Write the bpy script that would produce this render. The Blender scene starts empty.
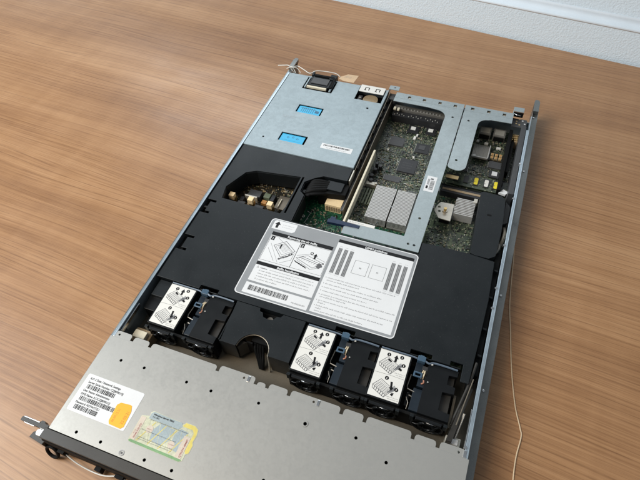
import bpy, bmesh, math, random
from mathutils import Vector, Matrix
from mathutils.geometry import tessellate_polygon
random.seed(7)
scn = bpy.context.scene
COL = scn.collection
MM = 0.001

# ------------------------------------------------------------------ materials
MATS = {}
def new_mat(name):
    m = bpy.data.materials.new(name); m.use_nodes = True
    nt = m.node_tree; b = nt.nodes['Principled BSDF']
    MATS[name] = m
    return m, nt, b
def N(nt, typ, **kw):
    n = nt.nodes.new(typ)
    for k, v in kw.items():
        if k in n.inputs.keys() if isinstance(k, str) else False: n.inputs[k].default_value = v
        else: setattr(n, k, v)
    return n
def simple(name, col, rough=.5, metal=0., spec=.5, nscale=900., namt=.10, bump=0., bscale=1500., rvar=.06, coat=0.):
    """solid colour with fine procedural mottling, roughness variation and optional bump"""
    m, nt, b = new_mat(name); L = nt.links.new
    tc = nt.nodes.new('ShaderNodeTexCoord')
    n1 = nt.nodes.new('ShaderNodeTexNoise'); n1.inputs['Scale'].default_value = nscale; n1.inputs['Detail'].default_value = 3
    n2 = nt.nodes.new('ShaderNodeTexNoise'); n2.inputs['Scale'].default_value = 28; n2.inputs['Detail'].default_value = 4
    L(tc.outputs['Object'], n1.inputs['Vector']); L(tc.outputs['Object'], n2.inputs['Vector'])
    ad = nt.nodes.new('ShaderNodeMath'); ad.operation = 'ADD'; L(n1.outputs['Fac'], ad.inputs[0]); L(n2.outputs['Fac'], ad.inputs[1])
    mr = nt.nodes.new('ShaderNodeMapRange'); mr.inputs[1].default_value = .7; mr.inputs[2].default_value = 1.3
    mr.inputs[3].default_value = 1 - namt; mr.inputs[4].default_value = 1 + namt; L(ad.outputs[0], mr.inputs[0])
    mx = nt.nodes.new('ShaderNodeVectorMath'); mx.operation = 'SCALE'; mx.inputs[0].default_value = col; L(mr.outputs[0], mx.inputs['Scale'])
    L(mx.outputs[0], b.inputs['Base Color'])
    if name == 'black_plastic':      # sparse dust specks and wiped smears
        nd = nt.nodes.new('ShaderNodeTexNoise'); nd.inputs['Scale'].default_value = 620; nd.inputs['Detail'].default_value = 1; L(tc.outputs['Object'], nd.inputs['Vector'])
        dm = nt.nodes.new('ShaderNodeMapRange'); dm.inputs[1].default_value = .70; dm.inputs[2].default_value = .76; dm.inputs[3].default_value = 0; dm.inputs[4].default_value = .22; L(nd.outputs['Fac'], dm.inputs[0])
        sm_ = nt.nodes.new('ShaderNodeTexNoise'); sm_.inputs['Scale'].default_value = 11; sm_.inputs['Detail'].default_value = 6; sm_.inputs['Roughness'].default_value = .7; L(tc.outputs['Object'], sm_.inputs['Vector'])
        d2_ = nt.nodes.new('ShaderNodeMapRange'); d2_.inputs[1].default_value = .45; d2_.inputs[2].default_value = .75; d2_.inputs[3].default_value = 0; d2_.inputs[4].default_value = .04; L(sm_.outputs['Fac'], d2_.inputs[0])
        sm2 = nt.nodes.new('ShaderNodeMath'); sm2.operation = 'ADD'; L(dm.outputs[0], sm2.inputs[0]); L(d2_.outputs[0], sm2.inputs[1])
        dx = nt.nodes.new('ShaderNodeMix'); dx.data_type = 'RGBA'; L(sm2.outputs[0], dx.inputs[0]); L(mx.outputs[0], dx.inputs[6]); dx.inputs[7].default_value = (.10, .10, .10, 1)
        L(dx.outputs[2], b.inputs['Base Color'])
    rr = nt.nodes.new('ShaderNodeMapRange'); rr.inputs[1].default_value = .3; rr.inputs[2].default_value = .7
    rr.inputs[3].default_value = max(.02, rough - rvar); rr.inputs[4].default_value = rough + rvar
    L(n2.outputs['Fac'], rr.inputs[0]); L(rr.outputs[0], b.inputs['Roughness'])
    b.inputs['Metallic'].default_value = metal
    b.inputs['Specular IOR Level'].default_value = spec
    if coat: b.inputs['Coat Weight'].default_value = coat; b.inputs['Coat Roughness'].default_value = .12
    if bump:
        n3 = nt.nodes.new('ShaderNodeTexNoise'); n3.inputs['Scale'].default_value = bscale; n3.inputs['Detail'].default_value = 2
        L(tc.outputs['Object'], n3.inputs['Vector'])
        bp = nt.nodes.new('ShaderNodeBump'); bp.inputs['Strength'].default_value = bump; bp.inputs['Distance'].default_value = .0003
        L(n3.outputs['Fac'], bp.inputs['Height']); L(bp.outputs[0], b.inputs['Normal'])
    return m

simple('black_plastic', (.0075, .0100, .0118), .44, spec=.30, bump=.25, bscale=2600, namt=.10)
simple('fan_plastic', (.0060, .0070, .0080), .38, spec=.32, bump=.1)
simple('matte_black', (.004, .004, .004), .7, spec=.2)
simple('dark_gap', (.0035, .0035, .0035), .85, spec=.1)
simple('bezel_plastic', (.030, .027, .023), .40, spec=.5, bump=.2)
simple('inner_steel', (.175, .148, .11), .45, metal=.5, namt=.12, bump=.1)
simple('wall_steel', (.46, .54, .60), .36, metal=.7, namt=.06)
simple('rail_steel', (.25, .26, .255), .34, metal=.85, namt=.10, bump=.1, rvar=.1)
simple('bright_steel', (.82, .83, .84), .22, metal=1.)
simple('brass', (.80, .58, .25), .35, metal=.9)
simple('gold_pad', (.72, .55, .30), .5, metal=.5)
simple('cream', (.76, .69, .53), .5)
simple('cream_part', (.95, .72, .42), .5)
simple('tan_board', (.34, .25, .15), .55, namt=.25)
simple('fin_alu', (.58, .565, .54), .42, metal=.45, namt=.05)
simple('clip_alu', (.62, .58, .50), .38, metal=.6)
simple('chip_black', (.022, .022, .024), .48, namt=.2)
simple('chip_grey', (.055, .055, .057), .45, namt=.2)
simple('die_silver', (.75, .62, .48), .4, metal=.3)
simple('label_white', (.78, .78, .78), .38, spec=.5, namt=.02, rvar=.08)
simple('label_cream', (.80, .78, .73), .42, spec=.4, namt=.03)
simple('label_grey', (.30, .31, .32), .33, spec=.5, namt=.04)
simple('ink', (.008, .008, .009), .5, spec=.25)
simple('ink_grey', (.12, .12, .125), .5, spec=.3)
simple('ink_light', (.34, .34, .34), .5)
simple('ink_red', (.35, .10, .09), .5)
simple('orange_paper', (.93, .46, .02), .5, namt=.05)
simple('orange_ink', (.62, .20, .02), .55)
simple('coa_base', (.60, .60, .44), .33, nscale=260, namt=.22)
simple('coa_blue', (.39, .455, .47), .33, nscale=500, namt=.12)
simple('coa_yellow', (.74, .61, .17), .35, nscale=300, namt=.10)
simple('coa_green', (.20, .36, .17), .4, namt=.2)
simple('coa_pink', (.66, .56, .46), .4)
simple('blue_label', (.01, .42, .72), .35, namt=.06)
simple('blue_ink', (.004, .10, .20), .4)
simple('latch_blue', (.060, .110, .165), .36, namt=.12)
simple('latch_slate', (.012, .020, .030), .40, namt=.15)
simple('deep_blue', (.018, .034, .075), .35, namt=.2)
simple('wire_pale', (.70, .58, .40), .5)
simple('wire_orange', (.40, .17, .10), .5)
simple('yellow_paper', (.90, .74, .03), .5)
simple('green_board', (.006, .055, .028), .34, nscale=500, namt=.5)
simple('string_white', (.82, .80, .74), .85, nscale=3000, namt=.15, bump=.6, bscale=2500)
simple('twine', (.78, .60, .40), .85, nscale=3000, namt=.18, bump=.6, bscale=2500)
simple('cardboard', (.70, .50, .32), .8, nscale=700, namt=.10)
simple('solder', (.62, .60, .55), .4, metal=.7)
simple('teal_part', (.02, .09, .06), .4)
simple('smd_tan', (.34, .29, .20), .5)
simple('smd_olive', (.15, .175, .115), .5)
simple('plate_dim', (.20, .17, .13), .4, metal=.5)
simple('amber', (.55, .26, .07), .4)
simple('bar_slate', (.10, .135, .18), .38, metal=.1)
simple('trace_green', (.15, .19, .10), .4)
simple('rj_metal', (.30, .28, .25), .42, metal=.6)

def steel_sheet(name, col, rough, metal, spang=.09):
    """galvanised sheet: soft spangle cells, faint brushed streaks and smudges"""
    m, nt, b = new_mat(name); L = nt.links.new
    tc = nt.nodes.new('ShaderNodeTexCoord')
    v = nt.nodes.new('ShaderNodeTexVoronoi'); v.inputs['Scale'].default_value = 190; L(tc.outputs['Object'], v.inputs['Vector'])
    n1 = nt.nodes.new('ShaderNodeTexNoise'); n1.inputs['Scale'].default_value = 420; n1.inputs['Detail'].default_value = 4; L(tc.outputs['Object'], n1.inputs['Vector'])
    n2 = nt.nodes.new('ShaderNodeTexNoise'); n2.inputs['Scale'].default_value = 14; n2.inputs['Detail'].default_value = 5; L(tc.outputs['Object'], n2.inputs['Vector'])
    sp = nt.nodes.new('ShaderNodeSeparateColor'); L(v.outputs['Color'], sp.inputs[0])
    a = nt.nodes.new('ShaderNodeMath'); a.operation = 'MULTIPLY_ADD'; L(sp.outputs[0], a.inputs[0]); a.inputs[1].default_value = .35; L(n1.outputs['Fac'], a.inputs[2])
    a2 = nt.nodes.new('ShaderNodeMath'); a2.operation = 'ADD'; L(a.outputs[0], a2.inputs[0]); L(n2.outputs['Fac'], a2.inputs[1])
    mr = nt.nodes.new('ShaderNodeMapRange'); mr.inputs[1].default_value = .85; mr.inputs[2].default_value = 1.5
    mr.inputs[3].default_value = 1 - spang; mr.inputs[4].default_value = 1 + spang; L(a2.outputs[0], mr.inputs[0])
    mx = nt.nodes.new('ShaderNodeVectorMath'); mx.operation = 'SCALE'; mx.inputs[0].default_value = col; L(mr.outputs[0], mx.inputs['Scale'])
    L(mx.outputs[0], b.inputs['Base Color'])
    rr = nt.nodes.new('ShaderNodeMapRange'); rr.inputs[1].default_value = .85; rr.inputs[2].default_value = 1.5
    rr.inputs[3].default_value = rough + .06; rr.inputs[4].default_value = rough - .06; L(a2.outputs[0], rr.inputs[0]); L(rr.outputs[0], b.inputs['Roughness'])
    b.inputs['Metallic'].default_value = metal
    bp = nt.nodes.new('ShaderNodeBump'); bp.inputs['Strength'].default_value = .12; bp.inputs['Distance'].default_value = .0002
    L(n1.outputs['Fac'], bp.inputs['Height'])
    nb = nt.nodes.new('ShaderNodeTexNoise'); nb.inputs['Scale'].default_value = 9; nb.inputs['Detail'].default_value = 1; L(tc.outputs['Object'], nb.inputs['Vector'])
    b2 = nt.nodes.new('ShaderNodeBump'); b2.inputs['Strength'].default_value = .35; b2.inputs['Distance'].default_value = .0015
    L(nb.outputs['Fac'], b2.inputs['Height']); L(bp.outputs[0], b2.inputs['Normal']); L(b2.outputs[0], b.inputs['Normal'])
    return m
steel_sheet('cover_steel', (.44, .432, .405), .42, .5, .05)
steel_sheet('psu_steel', (.335, .405, .435), .46, .15, .06)
steel_sheet('bracket_steel', (.36, .415, .43), .42, .25, .07)

def pcb(name, c_dark, c_lite, c_trace, sc=1.0):
    """printed board: dense irregular traces, vias and pads"""
    m, nt, b = new_mat(name); L = nt.links.new
    tc = nt.nodes.new('ShaderNodeTexCoord')
    mp = nt.nodes.new('ShaderNodeMapping'); L(tc.outputs['Object'], mp.inputs[0])
    w = nt.nodes.new('ShaderNodeTexVoronoi'); w.distance = 'CHEBYCHEV'; w.inputs['Scale'].default_value = 430 * sc; L(mp.outputs[0], w.inputs['Vector'])
    v2 = nt.nodes.new('ShaderNodeTexVoronoi'); v2.distance = 'MANHATTAN'; v2.inputs['Scale'].default_value = 150 * sc; L(mp.outputs[0], v2.inputs['Vector'])
    n = nt.nodes.new('ShaderNodeTexNoise'); n.inputs['Scale'].default_value = 60; n.inputs['Detail'].default_value = 6; n.inputs['Roughness'].default_value = .75; L(mp.outputs[0], n.inputs['Vector'])
    r1 = nt.nodes.new('ShaderNodeValToRGB'); e = r1.color_ramp.elements
    e[0].position = .38; e[0].color = (*c_dark, 1); e[1].position = .66; e[1].color = (*c_lite, 1); L(n.outputs['Fac'], r1.inputs[0])
    s1 = nt.nodes.new('ShaderNodeSeparateColor'); L(w.outputs['Color'], s1.inputs[0])
    g1 = nt.nodes.new('ShaderNodeMath'); g1.operation = 'GREATER_THAN'; g1.inputs[1].default_value = .80; L(s1.outputs[0], g1.inputs[0])
    g1b = nt.nodes.new('ShaderNodeMath'); g1b.operation = 'LESS_THAN'; g1b.inputs[1].default_value = .42; L(w.outputs['Distance'], g1b.inputs[0])
    g1c = nt.nodes.new('ShaderNodeMath'); g1c.operation = 'MULTIPLY'; L(g1.outputs[0], g1c.inputs[0]); L(g1b.outputs[0], g1c.inputs[1])
    m1 = nt.nodes.new('ShaderNodeMix'); m1.data_type = 'RGBA'; L(g1c.outputs[0], m1.inputs[0]); L(r1.outputs[0], m1.inputs[6]); m1.inputs[7].default_value = (*c_trace, 1)
    g2 = nt.nodes.new('ShaderNodeMath'); g2.operation = 'LESS_THAN'; g2.inputs[1].default_value = .16; L(s1.outputs[1], g2.inputs[0])
    m2 = nt.nodes.new('ShaderNodeMix'); m2.data_type = 'RGBA'; L(g2.outputs[0], m2.inputs[0]); L(m1.outputs[2], m2.inputs[6]); m2.inputs[7].default_value = (.008, .01, .009, 1)
    L(m2.outputs[2], b.inputs['Base Color']); b.inputs['Roughness'].default_value = .38
    bp = nt.nodes.new('ShaderNodeBump'); bp.inputs['Strength'].default_value = .4; bp.inputs['Distance'].default_value = .0003
    L(s1.outputs[0], bp.inputs['Height']); L(bp.outputs[0], b.inputs['Normal'])
pcb('pcb', (.018, .032, .020), (.082, .098, .060), (.26, .27, .18))
pcb('pcb_gold', (.008, .008, .005), (.045, .034, .018), (.20, .14, .07))
pcb('pcb_green', (.002, .045, .022), (.008, .10, .048), (.10, .22, .11))

WOOD_D = (.250, .120, .052, 1); WOOD_M = (.385, .203, .094, 1); WOOD_L = (.530, .305, .155, 1); WOOD_LINE = (.125, .053, .021, 1)
def wood():
    m, nt, b = new_mat('desk_wood'); L = nt.links.new
    tc = nt.nodes.new('ShaderNodeTexCoord')
    # gentle large warp so the grain wanders and makes long cathedral curves
    wn = nt.nodes.new('ShaderNodeTexNoise'); wn.inputs['Scale'].default_value = 1.0; wn.inputs['Detail'].default_value = 2
    mpw = nt.nodes.new('ShaderNodeMapping'); mpw.inputs['Scale'].default_value = (.9, 1.9, 1); L(tc.outputs['Object'], mpw.inputs[0]); L(mpw.outputs[0], wn.inputs['Vector'])
    sb = nt.nodes.new('ShaderNodeMath'); sb.operation = 'SUBTRACT'; L(wn.outputs['Fac'], sb.inputs[0]); sb.inputs[1].default_value = .5
    ml = nt.nodes.new('ShaderNodeMath'); ml.operation = 'MULTIPLY'; L(sb.outputs[0], ml.inputs[0]); ml.inputs[1].default_value = .07
    cx = nt.nodes.new('ShaderNodeCombineXYZ'); L(ml.outputs[0], cx.inputs[1])
    va = nt.nodes.new('ShaderNodeVectorMath'); va.operation = 'ADD'; L(tc.outputs['Object'], va.inputs[0]); L(cx.outputs[0], va.inputs[1])
    def streak(sx, sy, detail, rough, src=va):
        mp = nt.nodes.new('ShaderNodeMapping'); mp.inputs['Scale'].default_value = (sx, sy, 1); L(src.outputs[0], mp.inputs[0])
        n = nt.nodes.new('ShaderNodeTexNoise'); n.inputs['Scale'].default_value = 1; n.inputs['Detail'].default_value = detail; n.inputs['Roughness'].default_value = rough
        L(mp.outputs[0], n.inputs['Vector']); return n.outputs['Fac']
    broad = streak(1.3, 11, 3, .5)
    mid = streak(1.8, 70, 4, .6)
    fine = streak(5, 380, 3, .6)
    pores = streak(45, 1300, 2, .5)
    cross = streak(26, 4, 3, .6)
    figure = streak(.8, 6.5, 2.0, .45)
    def mad(a, k, c):
        n = nt.nodes.new('ShaderNodeMath'); n.operation = 'MULTIPLY_ADD'; L(a, n.inputs[0]); n.inputs[1].default_value = k
        if isinstance(c, float): n.inputs[2].default_value = c
        else: L(c, n.inputs[2])
        return n.outputs[0]
    def mth(op, a, bb=None):
        n = nt.nodes.new('ShaderNodeMath'); n.operation = op; L(a, n.inputs[0])
        if bb is not None:
            if isinstance(bb, (int, float)): n.inputs[1].default_value = bb
            else: L(bb, n.inputs[1])
        return n.outputs[0]
    def mrange(a, f0, f1, t0, t1):
        n = nt.nodes.new('ShaderNodeMapRange'); n.interpolation_type = 'SMOOTHSTEP'; L(a, n.inputs[0])
        for q, v in zip((1, 2, 3, 4), (f0, f1, t0, t1)): n.inputs[q].default_value = v
        return n.outputs[0]
    s = mad(broad, .66, -.37)
    s = mad(mid, .30, s)
    s = mad(fine, .44, s)
    s = mad(cross, .18, s)
    s = mad(pores, .16, s)
    r = nt.nodes.new('ShaderNodeValToRGB'); cr = r.color_ramp; e = cr.elements
    e[0].position = .28; e[0].color = WOOD_D
    e[1].position = .74; e[1].color = WOOD_L
    x = e.new(.50); x.color = WOOD_M
    L(s, r.inputs[0])
    # growth lines: thin dark lines a few mm apart that follow a slowly wandering figure
    sp = nt.nodes.new('ShaderNodeSeparateXYZ'); L(va.outputs[0], sp.inputs[0])
    ph = mad(figure, 8.0, mth('MULTIPLY', sp.outputs[1], 112.0))
    jit = streak(.9, 22, 2, .5)
    ph = mad(jit, 2.2, ph)
    fr = mth('FRACT', ph)
    tri = mth('ABSOLUTE', mth('SUBTRACT', fr, .5))          # 0 at the line
    thin = mrange(tri, .0, .13, 1., 0.)
    ph2 = mth('FRACT', mad(jit, 5.0, mth('MULTIPLY', ph, 2.63)))
    thin2 = mrange(mth('ABSOLUTE', mth('SUBTRACT', ph2, .5)), 0., .16, 1., 0.)
    gate = mrange(streak(1.2, 40, 3, .6), .34, .56, .12, 1.)
    gate2 = mrange(streak(2.0, 60, 3, .6), .40, .60, .1, 1.)
    brk_ = mrange(streak(30, 240, 2, .5), .30, .58, .35, 1.)
    t1 = mth('MULTIPLY', mth('MULTIPLY', thin, gate), brk_)
    t2 = mth('MULTIPLY', mth('MULTIPLY', thin2, gate2), .6)
    tt = mth('MULTIPLY', mth('MAXIMUM', t1, t2), .50)
    mx = nt.nodes.new('ShaderNodeMix'); mx.data_type = 'RGBA'; L(tt, mx.inputs[0]); L(r.outputs[0], mx.inputs[6]); mx.inputs[7].default_value = WOOD_LINE
    L(mx.outputs[2], b.inputs['Base Color'])
    rg = mrange(streak(6, 14, 4, .6), .3, .7, .31, .42); L(rg, b.inputs['Roughness'])
    b.inputs['Specular IOR Level'].default_value = .5
    bp = nt.nodes.new('ShaderNodeBump'); bp.inputs['Strength'].default_value = .12; bp.inputs['Distance'].default_value = .0004
    L(fine, bp.inputs['Height']); L(bp.outputs[0], b.inputs['Normal'])
wood()
simple('smooth_trim', (.84, .92, .99), .5, namt=.03, bump=.15, bscale=500)
def wallpaper():
    m, nt, b = new_mat('textured_wall'); L = nt.links.new
    tc = nt.nodes.new('ShaderNodeTexCoord')
    n = nt.nodes.new('ShaderNodeTexNoise'); n.inputs['Scale'].default_value = 300; n.inputs['Detail'].default_value = 3; L(tc.outputs['Object'], n.inputs['Vector'])
    v = nt.nodes.new('ShaderNodeTexVoronoi'); v.feature = 'SMOOTH_F1'; v.inputs['Scale'].default_value = 340; L(tc.outputs['Object'], v.inputs['Vector'])
    a = nt.nodes.new('ShaderNodeMath'); a.operation = 'ADD'; L(n.outputs['Fac'], a.inputs[0]); L(v.outputs['Distance'], a.inputs[1])
    bp = nt.nodes.new('ShaderNodeBump'); bp.inputs['Strength'].default_value = .5; bp.inputs['Distance'].default_value = .0009
    L(a.outputs[0], bp.inputs['Height']); L(bp.outputs[0], b.inputs['Normal'])
    b.inputs['Base Color'].default_value = (.79, .91, 1.0, 1); b.inputs['Roughness'].default_value = .6
wallpaper()

# ------------------------------------------------------------------ mesh builder (millimetres)
class M:
    def __init__(s): s.v = []; s.f = []; s.m = []; s.mats = []
    def mi(s, mat):
        if mat not in s.mats: s.mats.append(mat)
        return s.mats.index(mat)
    def add(s, vs, fs, mat):
        o = len(s.v); k = s.mi(mat); s.v += [tuple(v) for v in vs]
        for f in fs: s.f.append([i + o for i in f]); s.m.append(k)
        return s
    def box(s, x0, x1, y0, y1, z0, z1, mat):
        v = [(x0,y0,z0),(x1,y0,z0),(x1,y1,z0),(x0,y1,z0),(x0,y0,z1),(x1,y0,z1),(x1,y1,z1),(x0,y1,z1)]
        return s.add(v, [(0,3,2,1),(4,5,6,7),(0,1,5,4),(1,2,6,5),(2,3,7,6),(3,0,4,7)], mat)
    def rbox(s, cx, cy, lx, ly, z0, z1, ang, mat):
        c, q = math.cos(ang), math.sin(ang); P = []
        for z in (z0, z1):
            for dx, dy in ((-lx/2,-ly/2),(lx/2,-ly/2),(lx/2,ly/2),(-lx/2,ly/2)):
                P.append((cx+dx*c-dy*q, cy+dx*q+dy*c, z))
        return s.add(P, [(0,3,2,1),(4,5,6,7),(0,1,5,4),(1,2,6,5),(2,3,7,6),(3,0,4,7)], mat)
    def prism(s, outer, z0, z1, mat, holes=()):
        loops = [list(outer)] + [list(h) for h in holes]
        tri = tessellate_polygon([[Vector((p[0], p[1], 0)) for p in l] for l in loops])
        flat = [p for l in loops for p in l]; n = len(flat)
        vs = [(p[0], p[1], z0) for p in flat] + [(p[0], p[1], z1) for p in flat]
        fs = [(t[0]+n, t[1]+n, t[2]+n) for t in tri] + [(t[2], t[1], t[0]) for t in tri]
        o = 0
        for l in loops:
            k = len(l)
            for i in range(k):
                j = (i+1) % k; fs.append((o+i, o+j, o+j+n, o+i+n))
            o += k
        return s.add(vs, fs, mat)
    def wall(s, pts, z0, z1, th, mat, closed=True):
        k = len(pts)
        for i in range(k if closed else k-1):
            a = Vector(pts[i]); b = Vector(pts[(i+1) % k]); d = b-a
            if d.length < 1e-6: continue
            c = (a+b)/2
            s.rbox(c.x, c.y, d.length+th*.98, th, z0, z1, math.atan2(d.y, d.x), mat)
        return s
    def cyl(s, cx, cy, z0, z1, r, mat, seg=20, r2=None):
        r2 = r if r2 is None else r2
        vs = [(cx+r*math.cos(2*math.pi*i/seg), cy+r*math.sin(2*math.pi*i/seg), z0) for i in range(seg)]
        vs += [(cx+r2*math.cos(2*math.pi*i/seg), cy+r2*math.sin(2*math.pi*i/seg), z1) for i in range(seg)]
        fs = [tuple(range(seg))[::-1], tuple(range(seg, 2*seg))] + [(i, (i+1) % seg, (i+1) % seg+seg, i+seg) for i in range(seg)]
        return s.add(vs, fs, mat)
    def ring(s, cx, cy, z0, z1, r0, r1, mat, seg=24):
        o = [(cx+r1*math.cos(2*math.pi*i/seg), cy+r1*math.sin(2*math.pi*i/seg)) for i in range(seg)]
        h = [(cx+r0*math.cos(2*math.pi*i/seg), cy+r0*math.sin(2*math.pi*i/seg)) for i in range(seg)]
        return s.prism(o, z0, z1, mat, [h])
    def tube(s, pts, r, mat, seg=8, closed=False):
        P = [Vector(p) for p in pts]; n = len(P); vs = []; fs = []
        for i, p in enumerate(P):
            if closed: t = P[(i+1) % n]-P[i-1]
            else: t = P[min(i+1, n-1)]-P[max(i-1, 0)]
            t.normalize(); u = t.cross(Vector((0, 0, 1)))
            if u.length < .05: u = t.cross(Vector((0, 1, 0)))
            u.normalize(); w = t.cross(u)
            for k in range(seg):
                a = 2*math.pi*k/seg; vs.append(p+u*r*math.cos(a)+w*r*math.sin(a))
        for i in range(n if closed else n-1):
            a = i*seg; b = ((i+1) % n)*seg
            for k in range(seg): fs.append((a+k, a+(k+1) % seg, b+(k+1) % seg, b+k))
        if not closed: fs += [tuple(range(seg))[::-1], tuple(range((n-1)*seg, n*seg))]
        return s.add(vs, fs, mat)
    # flat printing: ribbons and polygons a hair above a sheet
    def poly(s, pts, z, mat, th=.06): return s.prism(pts, z, z+th, mat)
    def line(s, pts, w, z, mat, closed=False):
        n = len(pts)
        for i in range(n if closed else n-1):
            a = Vector(pts[i]); b = Vector(pts[(i+1) % n]); d = b-a
            if d.length < 1e-6: continue
            u = Vector((-d.y, d.x)).normalized()*w/2; e = d.normalized()*w*.3
            q = [a-u-e, b-u+e, b+u+e, a+u-e]
            zz = z + .004*(i % 5)
            s.add([(p.x, p.y, zz) for p in q], [(0, 1, 2, 3)], mat)
        return s
    def quad(s, x0, x1, y0, y1, z, mat): return s.add([(x0,y0,z),(x1,y0,z),(x1,y1,z),(x0,y1,z)], [(0,1,2,3)], mat)
    def text(s, body, x, y, z, size, mat, rot=0., align='LEFT', sx=1., bold=0.):
        c = bpy.data.curves.new('text_tmp', 'FONT'); c.body = body; c.size = size; c.align_x = align; c.resolution_u = 2
        c.offset = bold
        o = bpy.data.objects.new('text_tmp', c); COL.objects.link(o)
        dg = bpy.context.evaluated_depsgraph_get(); me = bpy.data.meshes.new_from_object(o.evaluated_get(dg))
        ca, sa = math.cos(rot), math.sin(rot)
        vs = [(x+v.co.x*sx*ca-v.co.y*sa, y+v.co.x*sx*sa+v.co.y*ca, z) for v in me.vertices]
        s.add(vs, [tuple(p.vertices) for p in me.polygons], mat)
        bpy.data.objects.remove(o); bpy.data.curves.remove(c); bpy.data.meshes.remove(me)
        return s
    def greek(s, x0, x1, y, h, z, mat, rng):
        """a line of very small illegible type: runs of short strokes in words"""
        x = x0
        while x < x1:
            wl = rng.choice((2, 3, 4, 5, 6, 7, 8, 9))
            for k in range(wl):
                if x > x1: break
                hh = h*rng.choice((.66, .66, .66, .66, .95)); dy = 0
                w = h*.30
                q = rng.random()
                if q < .5: s.quad(x, x+w*.45, y+dy, y+hh, z, mat); s.quad(x, x+w, y+hh*.8+dy*.2, y+hh, z+.003, mat)
                elif q < .8: s.quad(x, x+w, y, y+h*.2, z, mat); s.quad(x+w*.6, x+w, y, y+hh, z+.003, mat)
                else: s.quad(x, x+w, y+hh*.35, y+hh*.6, z, mat); s.quad(x, x+w*.4, y, y+hh, z+.003, mat)
                x += h*.50
            x += h*.45
        return s
    def barcode(s, x0, x1, y0, y1, z, mat, rng, unit=.35):
        x = x0
        while x < x1:
            w = unit*rng.choice((1, 1, 2, 3)); s.quad(x, min(x+w, x1), y0, y1, z, mat); x += w+unit*rng.choice((1, 1, 2))
        return s
    def build(s, name, parent=None, org=(0, 0, 0), bevel=0., smooth=False, label=None):
        ox, oy, oz = org
        me = bpy.data.meshes.new(name)
        me.from_pydata([((v[0]-ox)*MM, (v[1]-oy)*MM, (v[2]-oz)*MM) for v in s.v], [], s.f)
        for k in s.mats: me.materials.append(MATS[k])
        me.polygons.foreach_set('material_index', s.m)
        o = bpy.data.objects.new(name, me); COL.objects.link(o)
        bm = bmesh.new(); bm.from_mesh(me)
        bmesh.ops.recalc_face_normals(bm, faces=[f for f in bm.faces]); 
        if smooth:
            for f in bm.faces: f.smooth = True
        bm.to_mesh(me); bm.free()
        # flat printed faces must look up
        if parent is not None: o.parent = parent
        # location: org relative to the parent's own origin
        po = PORG.get(parent.name, (0, 0, 0)) if parent is not None else (0, 0, 0)
        o.location = ((ox-po[0])*MM, (oy-po[1])*MM, (oz-po[2])*MM)
        PORG[o.name] = org
        if bevel:
            b = o.modifiers.new('bevel', 'BEVEL'); b.width = bevel*MM; b.segments = 2; b.limit_method = 'ANGLE'; b.angle_limit = math.radians(40)
        if label: o['label'] = label
        return o
PORG = {}
def tag(o, label, cat, group=None):
    o['label'] = label; o['category'] = cat
    if group: o['group'] = group
    return o
def rrect(x0, x1, y0, y1, r, n=5):
    P = []
    for cx, cy, a0 in ((x1-r, y0+r, -90), (x1-r, y1-r, 0), (x0+r, y1-r, 90), (x0+r, y0+r, 180)):
        for i in range(n+1):
            a = math.radians(a0+90*i/n); P.append((cx+r*math.cos(a), cy+r*math.sin(a)))
    return P
def circ(cx, cy, r, n=14): return [(cx+r*math.cos(2*math.pi*i/n), cy+r*math.sin(2*math.pi*i/n)) for i in range(n)]
def rect(x0, x1, y0, y1): return [(x0, y0), (x1, y0), (x1, y1), (x0, y1)]
def spline(pts, k=8):
    out = []; P = [Vector(p) for p in pts]; n = len(P)
    for i in range(n-1):
        a = P[max(i-1, 0)]; b = P[i]; c = P[i+1]; d = P[min(i+2, n-1)]
        for j in range(k):
            t = j/k; out.append(.5*((2*b)+(c-a)*t+(2*a-5*b+4*c-d)*t*t+(3*b-a-3*c+d)*t**3))
    out.append(P[-1]); return out

# ================================================================== the setting
desk_pts = [(-1900, -900), (1500, -900), (1500, 822), (604, 935), (421, 959), (269, 980), (137, 997), (-37, 1018), (-1900, 1253)]
dk = M(); dk.prism(desk_pts, -26, 0, 'desk_wood')
ang = math.radians(-5)
desk = dk.build('desk', bevel=1.2)
# turn the grain: bake the rotation out of the mesh and into the object
desk.data.transform(Matrix.Rotation(-ang, 4, 'Z')); desk.rotation_euler = (0, 0, ang)
tag(desk, 'brown wood grain desk top under the opened server, reaching back to the white wall', 'desk')

# white textured wall standing along the far desk edge, with a smooth narrow ledge where it steps back
WY = 1.0165
def extrude_profile(prof, mat, name, parent=None, bevel=0):
    m = M(); n = len(prof)
    vs = [(-2200, p[0], p[1]) for p in prof] + [(2200, p[0], p[1]) for p in prof]
    fs = [(i, (i+1) % n, (i+1) % n+n, i+n) for i in range(n)] + [tuple(range(n)), tuple(range(n, 2*n))[::-1]]
    m.add(vs, fs, mat); return m.build(name, parent, bevel=bevel)
wall = extrude_profile([(0, -760), (0, 60), (4, 60.2), (12, 64), (14.6, 70), (14.6, 330), (150, 330), (150, -760)], 'textured_wall', 'wall', bevel=1)
tag(wall, 'white rough textured wall with a narrow ledge, along the far edge of the desk', 'wall')
led = [(-.25, 59)]
for i in range(6):
    a_ = math.radians(180-90*i/5); led.append((3.0+3.25*math.cos(a_), 60.6+3.4*math.sin(a_)))
led += [(8, 65.4), (11, 67.2), (12.8, 69.6), (13.7, 73), (14.2, 78), (15.6, 78), (15.6, 62), (4, 59)]
ledge = extrude_profile(led, 'smooth_trim', 'ledge', wall)
for p_ in ledge.data.polygons: p_.use_smooth = True
wall.location = (0, WY+.0012, 0); wall.rotation_euler = (0, 0, math.radians(-7.2))

# ================================================================== the server
root = bpy.data.objects.new('rack_server', None); COL.objects.link(root)
root.location = (.213, .338, 0); root.empty_display_size = .1
PORG[root.name] = (213, 338, 0)
tag(root, 'opened slim rack server with silver front cover and black air baffle lying on the desk', 'server')
W = 426

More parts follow.
